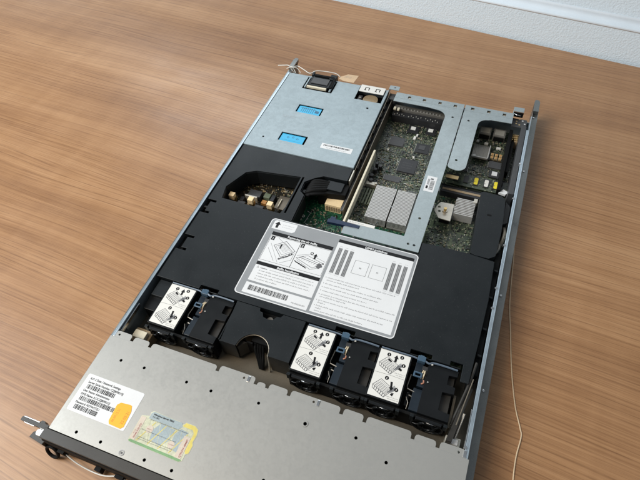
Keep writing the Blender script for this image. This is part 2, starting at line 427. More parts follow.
# ---- chassis tray
c = M()
c.box(0, W, 0, 676, 0.6, 2, 'inner_steel')
c.box(0, 1.2, 0, 676, 2, 43, 'wall_steel'); c.box(1.2, 3.8, 118, 676, 41.8, 43, 'wall_steel')
c.box(W-1.2, W, 0, 676, 2, 43, 'wall_steel'); c.box(W-4.2, W-1.2, 118, 640, 41.8, 43, 'wall_steel')
c.box(1.2, W-1.2, 674.8, 676, 2, 30, 'wall_steel')
c.box(1.2, W-1.2, 117, 118.2, 2, 41, 'inner_steel')
chassis = c.build('chassis', root, (213, 338, 0), bevel=.3)
# wall details seen inside
c = M()
c.box(2.4, 6, 128, 168, 34, 40, 'bright_steel'); c.box(2.4, 4, 136, 160, 24, 34, 'wall_steel')
c.box(10, 34, 128, 146, 2, 20, 'tan_board'); c.box(13, 30, 131, 141, 20, 26, 'cream'); c.cyl(10, 150, 2, 6, 3, 'tan_board')
c.build('guide_clip', chassis, (10, 140, 0), bevel=.6)
c = M()
c.box(402, 418, 126, 142, 2, 22, 'clip_alu'); c.box(406, 415, 133, 139, 22, 26, 'label_white')
c.build('guide_clip', chassis, (410, 134, 0), bevel=.6)

# ---- sliding rail members on both sides
def rail(x_in, s, name='slide_rail'):
    m = M()
    def X(a, b): return (min(x_in+s*a, x_in+s*b), max(x_in+s*a, x_in+s*b))
    y0, y1 = 30, 724
    m.box(*X(1, 2.2), y0, y1, 7, 33, 'rail_steel')
    m.box(*X(2.2, 10.4), y0, y1, 28, 29.6, 'rail_steel')
    m.box(*X(2.2, 10.4), y0, y1, 7, 8.6, 'rail_steel')
    m.box(*X(9.2, 10.4), y0, y1, 24, 28, 'wall_steel')
    m.box(*X(9.2, 10.4), y0, y1, 8.6, 12, 'wall_steel')
    for y in (60, 200, 330, 560, 690): m.cyl(x_in+s*4.2, y, 29.6, 30.6, 1.6, 'bright_steel', 12)
    # rounded bumper at the rear tip
    m.prism([(x_in+s*1, 700), (x_in+s*9.6, 700), (x_in+s*9.6, 726), (x_in+s*7.5, 731), (x_in+s*2.5, 731), (x_in+s*1, 728)], 29.7, 36, 'rail_steel')
    return m.build(name, root, (x_in, 380, 18), bevel=.4)
rail(0, -1); rail(W, 1)
# little studs along the right wall top
for y in (128, 300, 330, 400, 487, 560):
    m = M(); m.cyl(W-4.4, y, 40.5, 43.6, 1.7, 'bright_steel', 12); m.build('locating_pin', chassis, (W-4.4, y, 40))
m = M(); m.box(W-5.4, W-4.2, 126, 170, 33, 41, 'bright_steel'); m.build('side_clip', chassis, (W-5, 148, 37), bevel=.3)

# ---- front cover sheet with tabs
tabs = []
notch = [27, 52, 142, 190, 204, 230, 291, 317, 369, 395]
out = [(-.6, 0), (427.4, 0), (427.4, 117)]
tabout = [(424, 115.8)]
edge = 125.5
def tabseg(x0, x1, e, r=3):
    return [(x1, 118.6), (x1, e-r), (x1-r*.3, e-r*.3), (x1-r, e), (x0+r, e), (x0+r*.3, e-r*.3), (x0, e-r), (x0, 118.6)]
segs = [(397, 423.5, 126), (371, 393, 125), (319, 367, 126), (293, 315, 126), (232, 289, 126), (206, 228, 125), (192, 202, 123), (144, 188, 126.5), (54, 140, 125), (29, 50, 125), (3, 25, 126)]
P = []
for a, b, e in segs: P += tabseg(a, b, e)
P = [(426, 115.8), (426, 117.6)] + P + [(1.4, 117.6), (1.4, 115.8)]
fc = M()
hol = [(30,93),(61,94),(116,95),(147,95),(203,100),(314,100),(350,87),(31,6.5),(62,6.5),(116,6.5),(148,7), (297, 40), (380, 60), (240, 30)]
fc.prism([(-.6, 0.2), (427.2, 0.2), (427.2, 117.2), (-.6, 117.2)], 43.1, 44.0, 'cover_steel', [circ(x, y, 1.75) for x, y in hol] + [circ(259, 96, 2.0)])
fc.prism(P, 41.9, 42.8, 'cover_steel', [circ(x, 121.5, 1.4, 10) for x in (8.5, 175, 259, 416)])
fc.ring(259, 96, 44.0, 44.5, 2.0, 3.2, 'cover_steel')
cover = fc.build('front_cover', root, (213, 58, 43), bevel=.25)
m = M(); m.box(3, 423, 2, 112, 37, 40.5, 'dark_gap'); m.build('hole_shade_backing', cover, (213, 58, 40))  # dark sheet added under the cover so its holes look shaded
for x in (181.5, 265, 423):
    m = M(); m.box(x-2.2, x+.6, 118.2, 125, 42.85, 43.5, 'bright_steel'); m.build('crease_highlight', cover, (x, 122, 43), bevel=.2)  # bright strips stand in for highlights where the tabs bend
m = M(); m.ring(89.5, 4.6, 44.02, 44.35, 2.1, 3.1, 'bright_steel'); m.cyl(89.5, 4.6, 43.6, 44.25, 1.2, 'ink_grey', 12)
m.build('raised_fastener', cover, (213, 60, 43))

# network settings label
rng = random.Random(3)
z = 44.05
m = M(); m.prism(rrect(4.5, 79, 24, 67.5, 1.8), z, z+.14, 'label_white')
z += .2
def lt(s, y, size=3.1): m.text(s, 9.5, y, z, size*1.12, 'ink', sx=.93, bold=.09)
lt('iLO 2 Data / Network Settings', 61.8); lt('Server Serial Number: CZJ80901GJ', 57.4)
m.barcode(11, 48, 51.2, 56.2, z, 'ink', rng, .42)
lt('User Name: Administrator', 47.6); lt('DNS Name: ILOCZJ80901GJ', 43.4)
m.barcode(11, 56, 37.3, 42.2, z, 'ink', rng, .42)
lt('Password: N3YW5T2U', 33.6)
m.barcode(11, 41, 27.2, 32.4, z, 'ink', rng, .42)
m.build('network_settings_label', cover, (42, 46, 44))
m = M()
op = [(59.5, 25.6), (74, 25.2), (76.6, 28), (75.4, 45), (72.5, 50.8), (70, 51.2), (59, 50), (56, 46.5), (57.2, 28.5)]
m.prism(op, 44.30, 44.42, 'orange_paper')
m.text('06.09.15.21', 62.4, 28.5, 44.46, 3.9, 'orange_ink', rot=math.radians(88), sx=.85)
m.text('22:05:21', 73.6, 29.5, 44.46, 4.6, 'orange_ink', rot=math.radians(88), sx=.95)
m.build('orange_date_sticker', cover, (66, 38, 44.3), label='orange date sticker with cut corners on the white label')
# licence sticker
m = M()
z = 44.05
base = [(88, 19), (90, 17.3), (150, 16.6), (153.5, 18.5), (153.6, 25), (156.5, 27), (157, 36), (155.2, 39), (156, 46), (154.5, 52.5), (150, 55), (139, 55), (136, 51.5), (132, 53.4), (99, 54.2), (96.5, 52), (97, 48), (88.4, 46)]
m.prism(base, z, z+.12, 'coa_base')
z += .16
m.poly([(97.5, 51), (99.5, 53.6), (135, 53), (137, 49), (134, 45.5), (97.5, 45.5)], z, 'coa_blue')
m.poly([(136.5, 50.5), (139, 54.4), (149.6, 54.4), (154, 52), (155.3, 46), (154.6, 39), (156.4, 35.6), (156, 27.4), (153, 25.8), (151.5, 28), (151.8, 47), (149, 50), (139, 50)], z, 'coa_yellow')
m.poly([(110, 26), (124, 24), (130, 32), (131, 44), (113, 45), (108, 36)], z+.01, 'coa_blue')
m.poly([(133, 26), (143, 24), (146, 30), (146, 46), (137, 47), (133, 40)], z+.01, 'coa_blue')
for a in (0, 1, 2, 3): m.line([(97+a*13, 21), (107+a*13, 44)], .9, z+.09, 'coa_yellow')
for a in (0, 1, 2, 3): m.line([(100+a*13, 44), (110+a*12, 21)], .45, z+.10, 'coa_base')
m.poly([(88.6, 18.6), (90, 17.5), (150, 16.8), (152.8, 18.7), (150, 19.6), (90, 20)], z, 'coa_green')
m.poly(circ(104.5, 35.5, 4.1), z+.08, 'coa_pink'); m.poly(circ(134.5, 29, 3.9), z+.08, 'coa_pink')
m.poly(rect(143.5, 151, 19.4, 42), z+.08, 'coa_pink'); m.poly(rect(88.8, 94.8, 20.5, 45.4), z+.08, 'coa_pink')
z += .22
m.text('Windows Server 2003', 100.5, 50.2, z, 2.6, 'ink', bold=.05, sx=1.05); m.text('1-2 CPU', 100.5, 47.6, z, 2.3, 'ink', bold=.04)
m.greek(100, 146, 44.6, 1.2, z, 'ink_grey', rng)
for yy in (22.6, 24.6, 32.5): m.greek(96, 138, yy, 1.1, z, 'ink_grey', rng)
m.greek(101.5, 107.5, 35, 1.2, z, 'ink_red', rng); m.greek(131.5, 137.5, 28.6, 1.2, z, 'ink_red', rng)
m.text('00045-578-923', 93.6, 22, z, 2.6, 'ink_red', rot=math.pi/2, bold=.04); m.text('X11-61', 90.8, 26, z, 1.6, 'ink_red', rot=math.pi/2)
m.text('QTRGW-4BM8T', 149.6, 20.6, z, 2.7, 'ink_red', rot=math.pi/2, bold=.06);
m.build('licence_sticker', cover, (122, 36, 44), label='worn green, blue and yellow licence sticker near the front edge of the cover')

# ---- front bezel, ears
b = M()
b.prism([(-5, -11.5), (431, -11.5), (431, -.4), (-5, -.4)], 5, 43.4, 'bezel_plastic')
b.box(-4, 430, -12.6, -11.4, 9, 38, 'matte_black')
bezel = b.build('front_bezel', root, (213, -6, 20), bevel=.9)
e = M()   # rack ear with thumbscrew
e.prism([(-40, -2.4), (-5, -2.4), (-5, 3.2), (-10, 3.2), (-12, 5.2), (-16, 5.2), (-17, 3.2), (-38, 3.2), (-40.5, 1)], 31, 38.5, 'bezel_plastic')
e.tube([(-37.5, 2.4, 38.7), (-17, 2.4, 38.7)], .6, 'bright_steel')  # bright tube stands in for the reflection along the bar
e.tube([(-38, -2.4, 32.6), (-24, -2.4, 32.6)], .8, 'bright_steel')
ear = e.build('rack_ear', bezel, (-22, 0, 33), bevel=.7)
e = M(); e.cyl(-15, -6, 27, 33, 3.8, 'bright_steel', 18); e.box(-12.5, -9.5, -10, -2, 30, 34.5, 'bright_steel')
e.prism([(-27, -13), (-8, -15.5), (-6, -9), (-20, -3.5), (-26, -7)], 14, 26, 'bezel_plastic')
e.build('thumbscrew', bezel, (-15, -8, 25), bevel=.5)
e = M()
rp = [(1.5+7.6*math.cos(a*math.pi/10), -17.5+3.2*math.sin(a*math.pi/10)+1, 11+8.0*math.sin(a*math.pi/10)) for a in range(20)]
e.tube([(p[0]-2, p[1], p[2]) for p in rp], 1.9, 'matte_black', closed=True)
e.box(9, 17, -15.5, -11.5, 8, 20, 'matte_black')
e.build('pull_ring', bezel, (1, -17, 11), smooth=False)
e = M()
cp = spline([(15, -13.5, 14), (30, -17, 8), (48, -18.5, 5), (66, -18, 7), (82, -14, 12)], 6)
e.tube(cp, .75, 'label_cream')
e.box(56, 63, -17, -12, 4, 14, 'matte_black'); e.box(82, 92, -16, -12, 8, 16, 'matte_black')
cp = spline([(92, -14, 12), (108, -17.5, 8), (126, -18.5, 6), (144, -17, 8), (158, -14, 12)], 6)
e.tube(cp, .75, 'label_cream')
e.build('drive_handle', bezel, (90, -15, 10))

# ---- power supply
p = M()
win1 = rect(54, 98, 577, 597); win2 = rect(53, 98, 503, 523)
inl = rect(43, 95, 640, 675.2)
rc = [(139, 638), (184, 638), (184, 675), (139, 675)]
p.prism([(4.2, 478), (188.6, 478), (188.6, 676.5), (4.2, 676.5)], 41, 42.2, 'psu_steel', [win1, win2, [(41, 640), (95.5, 640), (95.5, 674), (41, 674)], [(138, 638), (184.5, 638), (184.5, 674), (138, 674)], circ(167, 620, 2), circ(28, 503, 1.7)])
p.wall([(4.9, 478.6), (188, 478.6), (188, 675.9), (4.9, 675.9)], 2.2, 41, 1, 'psu_steel')
p.box(30, 60, 468.6, 478, 41.3, 42, 'psu_steel') if False else None
psu = p.build('power_supply', root, (96, 577, 2), bevel=.3)
m = M(); m.box(6, 187, 480, 674, 24, 26, 'dark_gap');  # added dark sheet and hole discs stand in for shade inside the supply
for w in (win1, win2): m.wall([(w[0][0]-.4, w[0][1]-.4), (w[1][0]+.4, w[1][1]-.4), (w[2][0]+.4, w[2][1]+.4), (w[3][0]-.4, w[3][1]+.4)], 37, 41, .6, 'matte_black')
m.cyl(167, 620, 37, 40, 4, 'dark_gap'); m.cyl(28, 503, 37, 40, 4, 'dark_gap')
m.build('opening_shade_backing', psu, (96, 577, 25))
for k, (x0, y0) in enumerate(((55.5, 578.4), (54.5, 504.4))):
    m = M(); m.box(x0, x0+39.5, y0, y0+17.4, 39.2, 40.4, 'blue_label')
    r2 = random.Random(4+k)
    if k == 0:
        for i in range(7): m.quad(x0+6+i*3.4, x0+6.9+i*3.4, y0+3, y0+15, 40.46, 'blue_ink')
        m.quad(x0+30, x0+37, y0+5, y0+11, 40.46, 'blue_ink'); m.quad(x0+4, x0+31, y0+12, y0+13, 40.47, 'blue_ink')
    else:
        for i, xx in enumerate((12, 20, 28)): m.ring(x0+xx, y0+10+(i % 2)*2, 40.42, 40.46, 1.3, 2.0, 'blue_ink', 12)
        m.greek(x0+3, x0+36, y0+3, 1.3, 40.46, 'blue_ink', r2)
    m.build('window_label', psu, (x0+20, y0+9, 40))
# inlet
m = M()
m.box(48, 87, 650, 684, 26, 44, 'black_plastic'); m.box(52, 83, 655, 672, 44.05, 45.4, 'chip_grey')
m.box(46, 50, 676, 686, 30, 46, 'black_plastic'); m.box(80, 92, 672, 687, 30, 46, 'black_plastic')
m.prism([(50, 680), (88, 680), (92, 676), (93.5, 650), (89, 646), (88.2, 672), (84, 676), (52, 676)], 44.1, 46.4, 'matte_black')
m.build('power_inlet', psu, (68, 665, 26), bevel=.9)
m = M()
m.box(48, 84, 644.6, 648.6, 40.5, 44.2, 'cream'); m.box(88.8, 92.2, 644, 672, 40, 42.1, 'psu_steel'); m.box(43, 45.5, 645, 674, 39, 41.8, 'psu_steel')
m.box(43.5, 92.5, 641, 643.5, 36, 38, 'matte_black')
m.build('inlet_frame', psu, (68, 658, 40), bevel=.3)
m = M()
m.box(139.5, 183, 659, 677.6, 43.0, 43.9, 'label_cream')
for x in (149, 168):
    m.line([(x, 664), (x, 671), (x+6.5, 671), (x+6.5, 664.5)], 1.5, 44.0, 'ink'); m.line([(x-1, 664), (x+2, 664)], 1.2, 44.0, 'ink')
m.build('slotted_tab', psu, (160, 668, 43), bevel=.2)
m = M(); m.cyl(163, 651, 26.5, 36, 13, 'tan_board', 28); m.box(141, 148, 640, 657, 28, 37, 'chip_grey'); m.cyl(145, 649, 37, 38.5, 2, 'rj_metal')
m.build('fan_hub', psu, (163, 651, 30), bevel=.4)
m = M(); m.prism(rrect(124.5, 175.5, 505, 516.6, .6), 42.25, 42.38, 'label_white')
m.barcode(128, 171.5, 511, 514.6, 42.44, 'ink', rng, .42); m.greek(134, 166, 506.8, 1.7, 42.44, 'ink_grey', rng)
m.build('barcode_label', psu, (150, 511, 42))
m = M(); m.greek(38, 62, 562, 2.1, 42.26, 'ink_light', rng); m.greek(38, 58, 558.5, 2.1, 42.26, 'ink_light', rng)
m.build('embossed_text', psu, (50, 560, 42))
# divider wall beside the supply
m = M()
m.box(190.6, 191.8, 478, 676, 2, 39, 'plate_dim'); m.box(197.2, 198.4, 400, 676, 2, 34, 'plate_dim')
for i in range(9):
    y = 482+i*21; m.box(191.8, 194.6, y, y+9, 34, 39.6, 'matte_black')
m.box(192.2, 197, 540, 660, 28, 29, 'chip_grey'); m.box(192.2, 197, 404, 538, 26, 27, 'chip_grey')
m.build('divider_wall', root, (195, 520, 2), bevel=.2)

# ---- boards
mb = M(); mb.box(128, 422, 226, 668, 6, 8, 'pcb')
board = mb.build('motherboard', root, (275, 447, 6))
mb = M(); mb.box(128.5, 296, 330, 405.2, 8.2, 9.4, 'pcb_green'); mb.box(128.5, 196, 405.4, 474, 8.2, 9.4, 'pcb_green')
mb.build('riser_board', board, (200, 400, 8))
mb = M(); mb.box(6, 126, 340, 474, 8, 9.6, 'pcb_gold')
pboard = mb.build('power_board', root, (66, 407, 8))
sm = random.Random(11)
def smd_field(m, x0, x1, y0, y1, z, n, avoid, palette, smax=5):
    k = 0; tries = 0; used = set()
    while k < n and tries < n*6:
        tries += 1
        x = sm.uniform(x0, x1); y = sm.uniform(y0, y1)
        x = round(x/2.1)*2.1; y = round(y/2.1)*2.1
        if (x, y) in used: continue
        used.add((x, y))
        a = sm.choice((1.0, 1.3, 1.6, 1.6, 2.6, smax*.8)); b_ = sm.choice((.8, 1.0, 1.3))
        if math.sin(x*.11)+math.cos(y*.13)+sm.uniform(-.8, .8) > 0: a, b_ = b_, a
        if any(ax0-2 < x < ax1+1 and ay0-2 < y < ay1+1 for ax0, ax1, ay0, ay1 in avoid): continue
        h = sm.uniform(.5, 1.8)
        mat = sm.choice(palette)
        m.box(x, x+a, y, y+b_, z, z+h, mat)
        if mat in ('chip_black', 'smd_tan') and sm.random() < .6:
            if a > b_: m.box(x-.5, x, y+.1, y+b_-.1, z, z+h*.8, 'solder'); m.box(x+a, x+a+.5, y+.1, y+b_-.1, z, z+h*.8, 'solder')
            else: m.box(x+.1, x+a-.1, y-.5, y, z, z+h*.8, 'solder'); m.box(x+.1, x+a-.1, y+b_, y+b_+.5, z, z+h*.8, 'solder')
        k += 1
pal = ['chip_black']*6 + ['smd_tan']*6 + ['smd_olive']*9 + ['chip_grey']*4 + ['solder'] + ['teal_part']
avoid = [(224, 292, 404, 477), (214, 242, 579, 602), (244, 274, 523, 554), (260, 284, 574, 598), (346, 380, 450, 486), (322, 347, 436, 472), (350, 377, 584, 619), (290, 320, 352, 676), (340, 422, 520, 546), (340, 422, 490, 516), (378, 400, 572, 600), (385, 400, 553, 570)]
m = M()
smd_field(m, 206, 294, 478, 640, 8.1, 900, avoid, pal)
smd_field(m, 296, 418, 372, 520, 8.1, 420, avoid, pal)
smd_field(m, 348, 418, 540, 650, 8.1, 480, avoid, pal)
smd_field(m, 206, 228, 404, 478, 8.1, 130, avoid, pal)
for q in range(46):
    x0 = sm.uniform(206, 400); y0 = sm.uniform(380, 640); ln_ = sm.uniform(10, 34); nn = sm.randint(4, 9); dg = sm.choice((0, 0, 1))
    for i in range(nn):
        if sm.random() < .5: P_ = [(x0+i*.9, y0), (x0+i*.9, y0+ln_*.6), (x0+i*.9+dg*6, y0+ln_*.6+dg*6), (x0+i*.9+dg*6, y0+ln_)]
        else: P_ = [(x0, y0+i*.9), (x0+ln_*.6, y0+i*.9), (x0+ln_*.6+dg*6, y0+i*.9+dg*6), (x0+ln_, y0+i*.9+dg*6)]
        if all(206 < a_[0] < 417 and 375 < a_[1] < 650 for a_ in P_): m.line(P_, .34, 8.05, 'trace_green')
o = m.build('small_components', board, (300, 500, 8)); o['kind'] = 'stuff'; o['label'] = 'dense tiny surface mounted components spread over the motherboard'
m = M()
smd_field(m, 128.5, 200, 352, 412, 9.5, 160, [(160, 195, 408, 436), (120, 145, 340, 500)], ['chip_black', 'smd_olive', 'solder', 'green_board', 'teal_part', 'smd_tan'], 4)
smd_field(m, 206, 294, 376, 404, 9.5, 70, avoid, ['chip_black', 'smd_olive', 'solder', 'green_board', 'teal_part'], 4)
o = m.build('small_components', board, (200, 380, 9)); o['kind'] = 'stuff'
def chip(x0, x1, y0, y1, z0, h, mat, die=None, diemat='die_silver', pins=True, parent=board, name='chip', rot=0):
    m = M(); m.box(x0, x1, y0, y1, z0+.4, z0+h, mat)
    if pins:
        x = x0+1
        while x < x1-1: m.box(x, x+.4, y0-1, y0, z0, z0+.6, 'solder'); m.box(x, x+.4, y1, y1+1, z0, z0+.6, 'solder'); x += 1.1
        y = y0+1
        while y < y1-1: m.box(x0-1, x0, y, y+.4, z0, z0+.6, 'solder'); m.box(x1, x1+1, y, y+.4, z0, z0+.6, 'solder'); y += 1.1
    if die: m.box(die[0], die[1], die[2], die[3], z0+h+.02, z0+h+.5, diemat)
    cx, cy = (x0+x1)/2, (y0+y1)/2
    if not die:
        for i in range(3): m.greek(x0+(x1-x0)*.2, x0+(x1-x0)*.75, y0+(y1-y0)*(.3+.18*i), (y1-y0)*.06, z0+h+.05, 'ink_grey', rng)
    return m.build(name, parent, (cx, cy, z0))
chip(216, 240, 580, 601, 8, 2.6, 'chip_grey')
chip(245, 273, 524, 554, 8, 3, 'chip_black')
chip(261, 283, 575, 597, 8, 2.4, 'chip_black', die=(266, 276, 582, 592), diemat='chip_grey')
chip(238, 256, 618, 637, 8, 2.2, 'chip_black', die=(242, 250, 626, 634), diemat='label_cream', pins=False)
chip(268, 284, 622, 640, 8, 2.2, 'chip_black', die=(271, 279, 629, 637), diemat='label_cream', pins=False)
chip(379, 398, 575, 590, 8, 2.4, 'chip_grey')
chip(383, 398, 554, 569, 8, 2.4, 'chip_black', die=(387, 395, 558, 567), diemat='label_white', pins=False)
chip(230, 256, 500, 512, 8, 2.0, 'chip_grey'); chip(336, 350, 556, 568, 8, 2.0, 'chip_black')
chip(300, 318, 385, 398, 8, 2.2, 'chip_grey'); chip(352, 366, 388, 398, 8, 2.2, 'chip_black'); chip(380, 392, 600, 606, 8, 2, 'chip_black')
m = M()  # orange coils row
m.box(376, 400, 592, 609, 8, 10, 'pcb_gold'); 
for i in range(3):
    for j in range(2): m.box(379+i*6.4, 383.6+i*6.4, 594+j*7, 599+j*7, 10, 13, 'gold_pad'); m.box(380+i*6.4, 382.6+i*6.4, 595+j*7, 598+j*7, 13, 13.6, 'amber')
m.box(374, 377, 604, 609, 10, 12, 'label_white'); m.box(399, 402, 604, 609, 10, 12, 'label_white')
m.build('coil_pack', board, (388, 600, 8), bevel=.2)
for x, y, w, h in ((252, 604, 4, 7), (262, 560, 3, 3), (255, 613, 3, 5), (218, 566, 3, 3), (352, 630, 4, 4), (385, 620, 7, 5), (365, 626, 6, 5)):
    m = M(); m.box(x, x+w, y, y+h, 8, 11, 'label_cream'); m.build('connector', board, (x, y, 8), bevel=.4)
for x, y, r in ((212, 497, 3.6), (214, 511, 3.0), (220, 520, 3.0), (213, 524, 2.4), (214, 487, 3.4), (403, 540, 3), (402, 556, 3)):
    m = M(); m.cyl(x, y, 8, 17, r, 'chip_black', 18); m.cyl(x, y, 17.02, 17.3, r*.8, 'chip_grey', 18); m.build('capacitor', board, (x, y, 8), bevel=.3)
m = M(); m.box(208, 226, 478, 485, 8, 15, 'clip_alu'); m.cyl(224, 481, 15, 18, 2, 'clip_alu'); m.build('connector', board, (217, 481, 8), bevel=.5)
m = M()
for i in range(4): m.box(209+i*4.4, 211.4+i*4.4, 440, 472, 8, 12+i % 2, 'smd_olive')
m.build('resistor_row', board, (217, 456, 8), bevel=.2)
# rear connector row under the bracket
m = M()
m.box(205, 292, 640, 653, 8, 22, 'chip_black'); m.box(205, 292, 653.2, 664, 8, 26, 'rj_metal')
for i in range(20):
    if i % 7 != 5: m.box(208+i*4.1, 210+i*4.1, 641.5+(i % 2)*3, 643.5+(i % 2)*3, 22, 23.2, 'solder')
for i in range(14): m.box(212+i*5.4, 214.5+i*5.4, 655, 658, 26, 27, 'solder')
m.build('rear_port_row', board, (250, 652, 8), bevel=.4)
m = M(); m.box(205, 209, 648, 654, 26.2, 29.5, 'cream'); m.box(211.5, 215.5, 647, 653, 26.2, 29.5, 'cream')
m.build('connector', board, (210, 650, 26), bevel=.4)
for x0, x1, y0, y1 in ((352, 371, 640, 658), (375, 394, 640, 658)):
    m = M(); m.box(x0, x1, y0, y1, 8, 20, 'rj_metal'); m.box(x0+2, x1-2, y0+3, y1-3, 20.05, 20.6, 'clip_alu'); m.box(x0+1.5, x1-1.5, y0-1.2, y0, 10, 18, 'matte_black')
    m.build('network_port', board, ((x0+x1)/2, 650, 8), bevel=.6)
m = M(); m.box(400, 414, 632, 650, 8, 22, 'tan_board'); 
for i in range(4):
    for j in range(3): m.box(401.5+i*3.1, 403.2+i*3.1, 634+j*5, 636+j*5, 22, 24, 'brass')
m.build('serial_port', board, (407, 641, 8), bevel=.3)
m = M(); m.box(398.5, 421, 655, 676, 32, 33.4, 'chip_grey')
for x, y in ((404, 662), (409, 660), (404, 668), (413, 671), (417, 664), (408, 674)): m.box(x, x+2.4, y, y+2, 33.45, 33.8, 'gold_pad' if x < 410 else 'label_white')
m.build('port_daughterboard', board, (410, 665, 32))
m = M(); m.box(396.5, 413, 682, 693, 42, 42.9, 'bracket_steel'); m.box(396.5, 397.4, 677, 693, 34, 42, 'bracket_steel'); m.box(397.4, 413, 680.2, 681.6, 33, 41.9, 'matte_black'); m.tube([(399, 679, 40), (403, 676.5, 40), (409, 677, 39)], .7, 'bright_steel')
m.build('rear_latch', root, (405, 686, 38), bevel=.3)
m = M(); m.box(187.5, 205, 679, 690, 42.6, 43.6, 'bracket_steel'); m.box(187.5, 188.5, 668, 690, 34, 42.6, 'bracket_steel'); m.cyl(197, 685, 43.62, 44.1, 1.5, 'ink_grey'); m.box(191, 203, 662, 678, 26, 36, 'chip_grey')
m.build('rear_latch', root, (196, 684, 38), bevel=.3)

# heat sinks
def heatsink(x0, x1, y0, y1, zb, zt, pitch=1.75):
    m = M(); m.box(x0, x1, y0, y1, zb, zb+3, 'fin_alu')
    x = x0
    while x < x1-.8: m.box(x, x+pitch*.66, y0, y1, zb+3, zt, 'fin_alu'); x += pitch
    return m
hs = heatsink(228, 258.6, 408, 473, 9, 23); hs.build('heat_sink', board, (243, 440, 9))
hs = heatsink(261.4, 290, 408, 473, 9, 23); hs.build('heat_sink', board, (276, 440, 9))
m = M(); m.tube([(234, 406, 13), (246, 404, 13), (248, 408, 18)], .7, 'bright_steel'); m.cyl(260, 440, 9, 20, 1.1, 'bright_steel', 10); m.tube([(262, 474, 15), (272, 478, 15), (276, 483, 14), (288, 484, 14)], .7, 'bright_steel'); m.box(258.8, 261.2, 409, 472, 8.5, 12, 'matte_black')
m.build('sink_clip_wire', board, (260, 440, 12))
hs = M(); hs.box(346, 375, 452, 484, 9, 12, 'fin_alu')
y = 452
while y < 483:
    hs.box(346.5+((int(y*10) // 19) % 2)*.9, 374.5, y, y+1.4, 12, 24, 'fin_alu'); y += 3.0
hs.box(371, 376, 480, 488, 10, 25, 'clip_alu')
hs.build('heat_sink', board, (360, 468, 9), bevel=.15)
m = M(); m.prism([(320, 452), (329, 439), (346, 438), (345.4, 471), (326, 470), (322, 462)], 20, 21.4, 'clip_alu', [circ(326, 460, 2), circ(327.5, 452, 2)])
m.cyl(335, 455, 21.4, 27, 2.2, 'brass'); m.cyl(335, 455, 21.45, 22.6, 4, 'clip_alu'); m.box(330, 344, 442, 466, 9, 19.9, 'matte_black')
m.build('sink_bracket', board, (334, 455, 20), bevel=.25)
m = M(); m.box(350, 376, 586, 618, 13, 14.4, 'rj_metal'); m.box(350, 376, 586, 587.6, 14.4, 17, 'fin_alu'); m.box(374.6, 376, 586, 618, 14.4, 17, 'fin_alu'); m.cyl(354, 590, 14.4, 16, 2.4, 'fin_alu')
for i in range(9): m.box(352+i*2.5, 353+i*2.5, 589, 616, 14.4, 14.9, 'rj_metal')
m.build('metal_shield', board, (363, 602, 13), bevel=.25)
# memory card strip with coloured paper dots
m = M(); m.box(320, 414, 520, 546, 12, 13.2, 'pcb')
for i, x in enumerate((326, 338, 352, 367, 382.5, 396)):
    if i < 3: m.box(x-3.5, x+3.5, 527, 542, 13.2, 14.4, 'chip_black')
card = m.build('memory_card', board, (367, 533, 12))
for x, mt in ((367, 'yellow_paper'), (382.5, 'label_cream'), (396.5, 'yellow_paper')):
    m = M(); m.box(x-4, x+4, 526, 543, 13.2, 14.5, 'chip_black'); m.prism(rrect(x-2.9, x+2.9, 527, 541.5, 1.8, 3), 14.55, 14.8, mt)
    m.text('B' if mt == 'yellow_paper' else '8', x-1, 531.5, 14.86, 4, 'ink_grey', rot=math.pi/2)
    m.build('memory_chip', board, (x, 534, 13))
m = M(); m.box(320, 412, 494, 506, 9, 20, 'chip_black'); m.box(322, 410, 498, 502, 20.05, 20.5, 'tan_board'); m.box(320, 396, 508, 511, 9, 18, 'matte_black')
m.prism([(402, 514), (412, 512), (416, 518), (408, 522)], 18, 22, 'label_white')
m.build('card_slot', board, (366, 500, 9), bevel=.3)
m = M(); m.box(356, 364, 374, 383, 8, 16, 'cream'); m.box(358, 362, 376, 381, 16.05, 16.4, 'gold_pad'); m.build('connector', board, (360, 378, 8), bevel=.4)
for i, x in enumerate((302, 306.5, 311, 315)):
    m = M(); m.box(x, x+2.2, 396, 416, 8, 13, 'smd_olive'); m.build('resistor_row', board, (x, 406, 8))
m = M(); m.box(303, 311, 512, 520, 10, 18, 'tan_board'); m.build('connector', board, (307, 516, 10), bevel=.4)
m = M(); m.box(322, 341, 513, 519.5, 30, 31, 'gold_pad'); m.build('contact_strip', board, (331, 516, 30))

# parts under the open middle window
m = M()
m.box(166, 191, 411, 432, 10, 25, 'cream_part'); 
for i in range(6): m.box(168+i*3.7, 170+i*3.7, 410.2, 411, 13, 22, 'tan_board')
m.box(166.3, 190.7, 410.4, 411, 17, 18.5, 'tan_board')
m.build('power_connector', board, (178, 420, 9), bevel=.5)
m = M()
m.ring(136, 384, 9.55, 9.62, 1.6, 2.6, 'label_cream', 12); m.ring(139, 391, 9.55, 9.62, 1.4, 2.4, 'label_cream', 12); m.line([(145, 380), (147, 400), (141, 402)], .6, 9.6, 'label_cream')
m.line([(152, 380), (154, 408), (140, 408)], .5, 9.55, 'smd_olive')
for i in range(8): m.line([(150+i*4.5, 362), (150+i*4.5, 372+3*(i % 3)), (156+i*4.5, 380+3*(i % 3))], .6, 9.6, 'smd_olive')
m.build('board_marking', board, (150, 390, 9.5))
m = M()
m.prism([(152, 420), (193, 426), (193, 447), (158, 447), (150, 436)], 9.6, 36, 'matte_black')
m.box(160, 186, 428, 446, 36.1, 38.5, 'black_plastic')
for i in range(5):
    m.tube(spline([(131, 419+i*3.6, 27-i), (138, 416+i*5, 36), (147, 419+i*5, 38.5), (163, 428+i*3.6, 36)]), 3.3, 'matte_black')
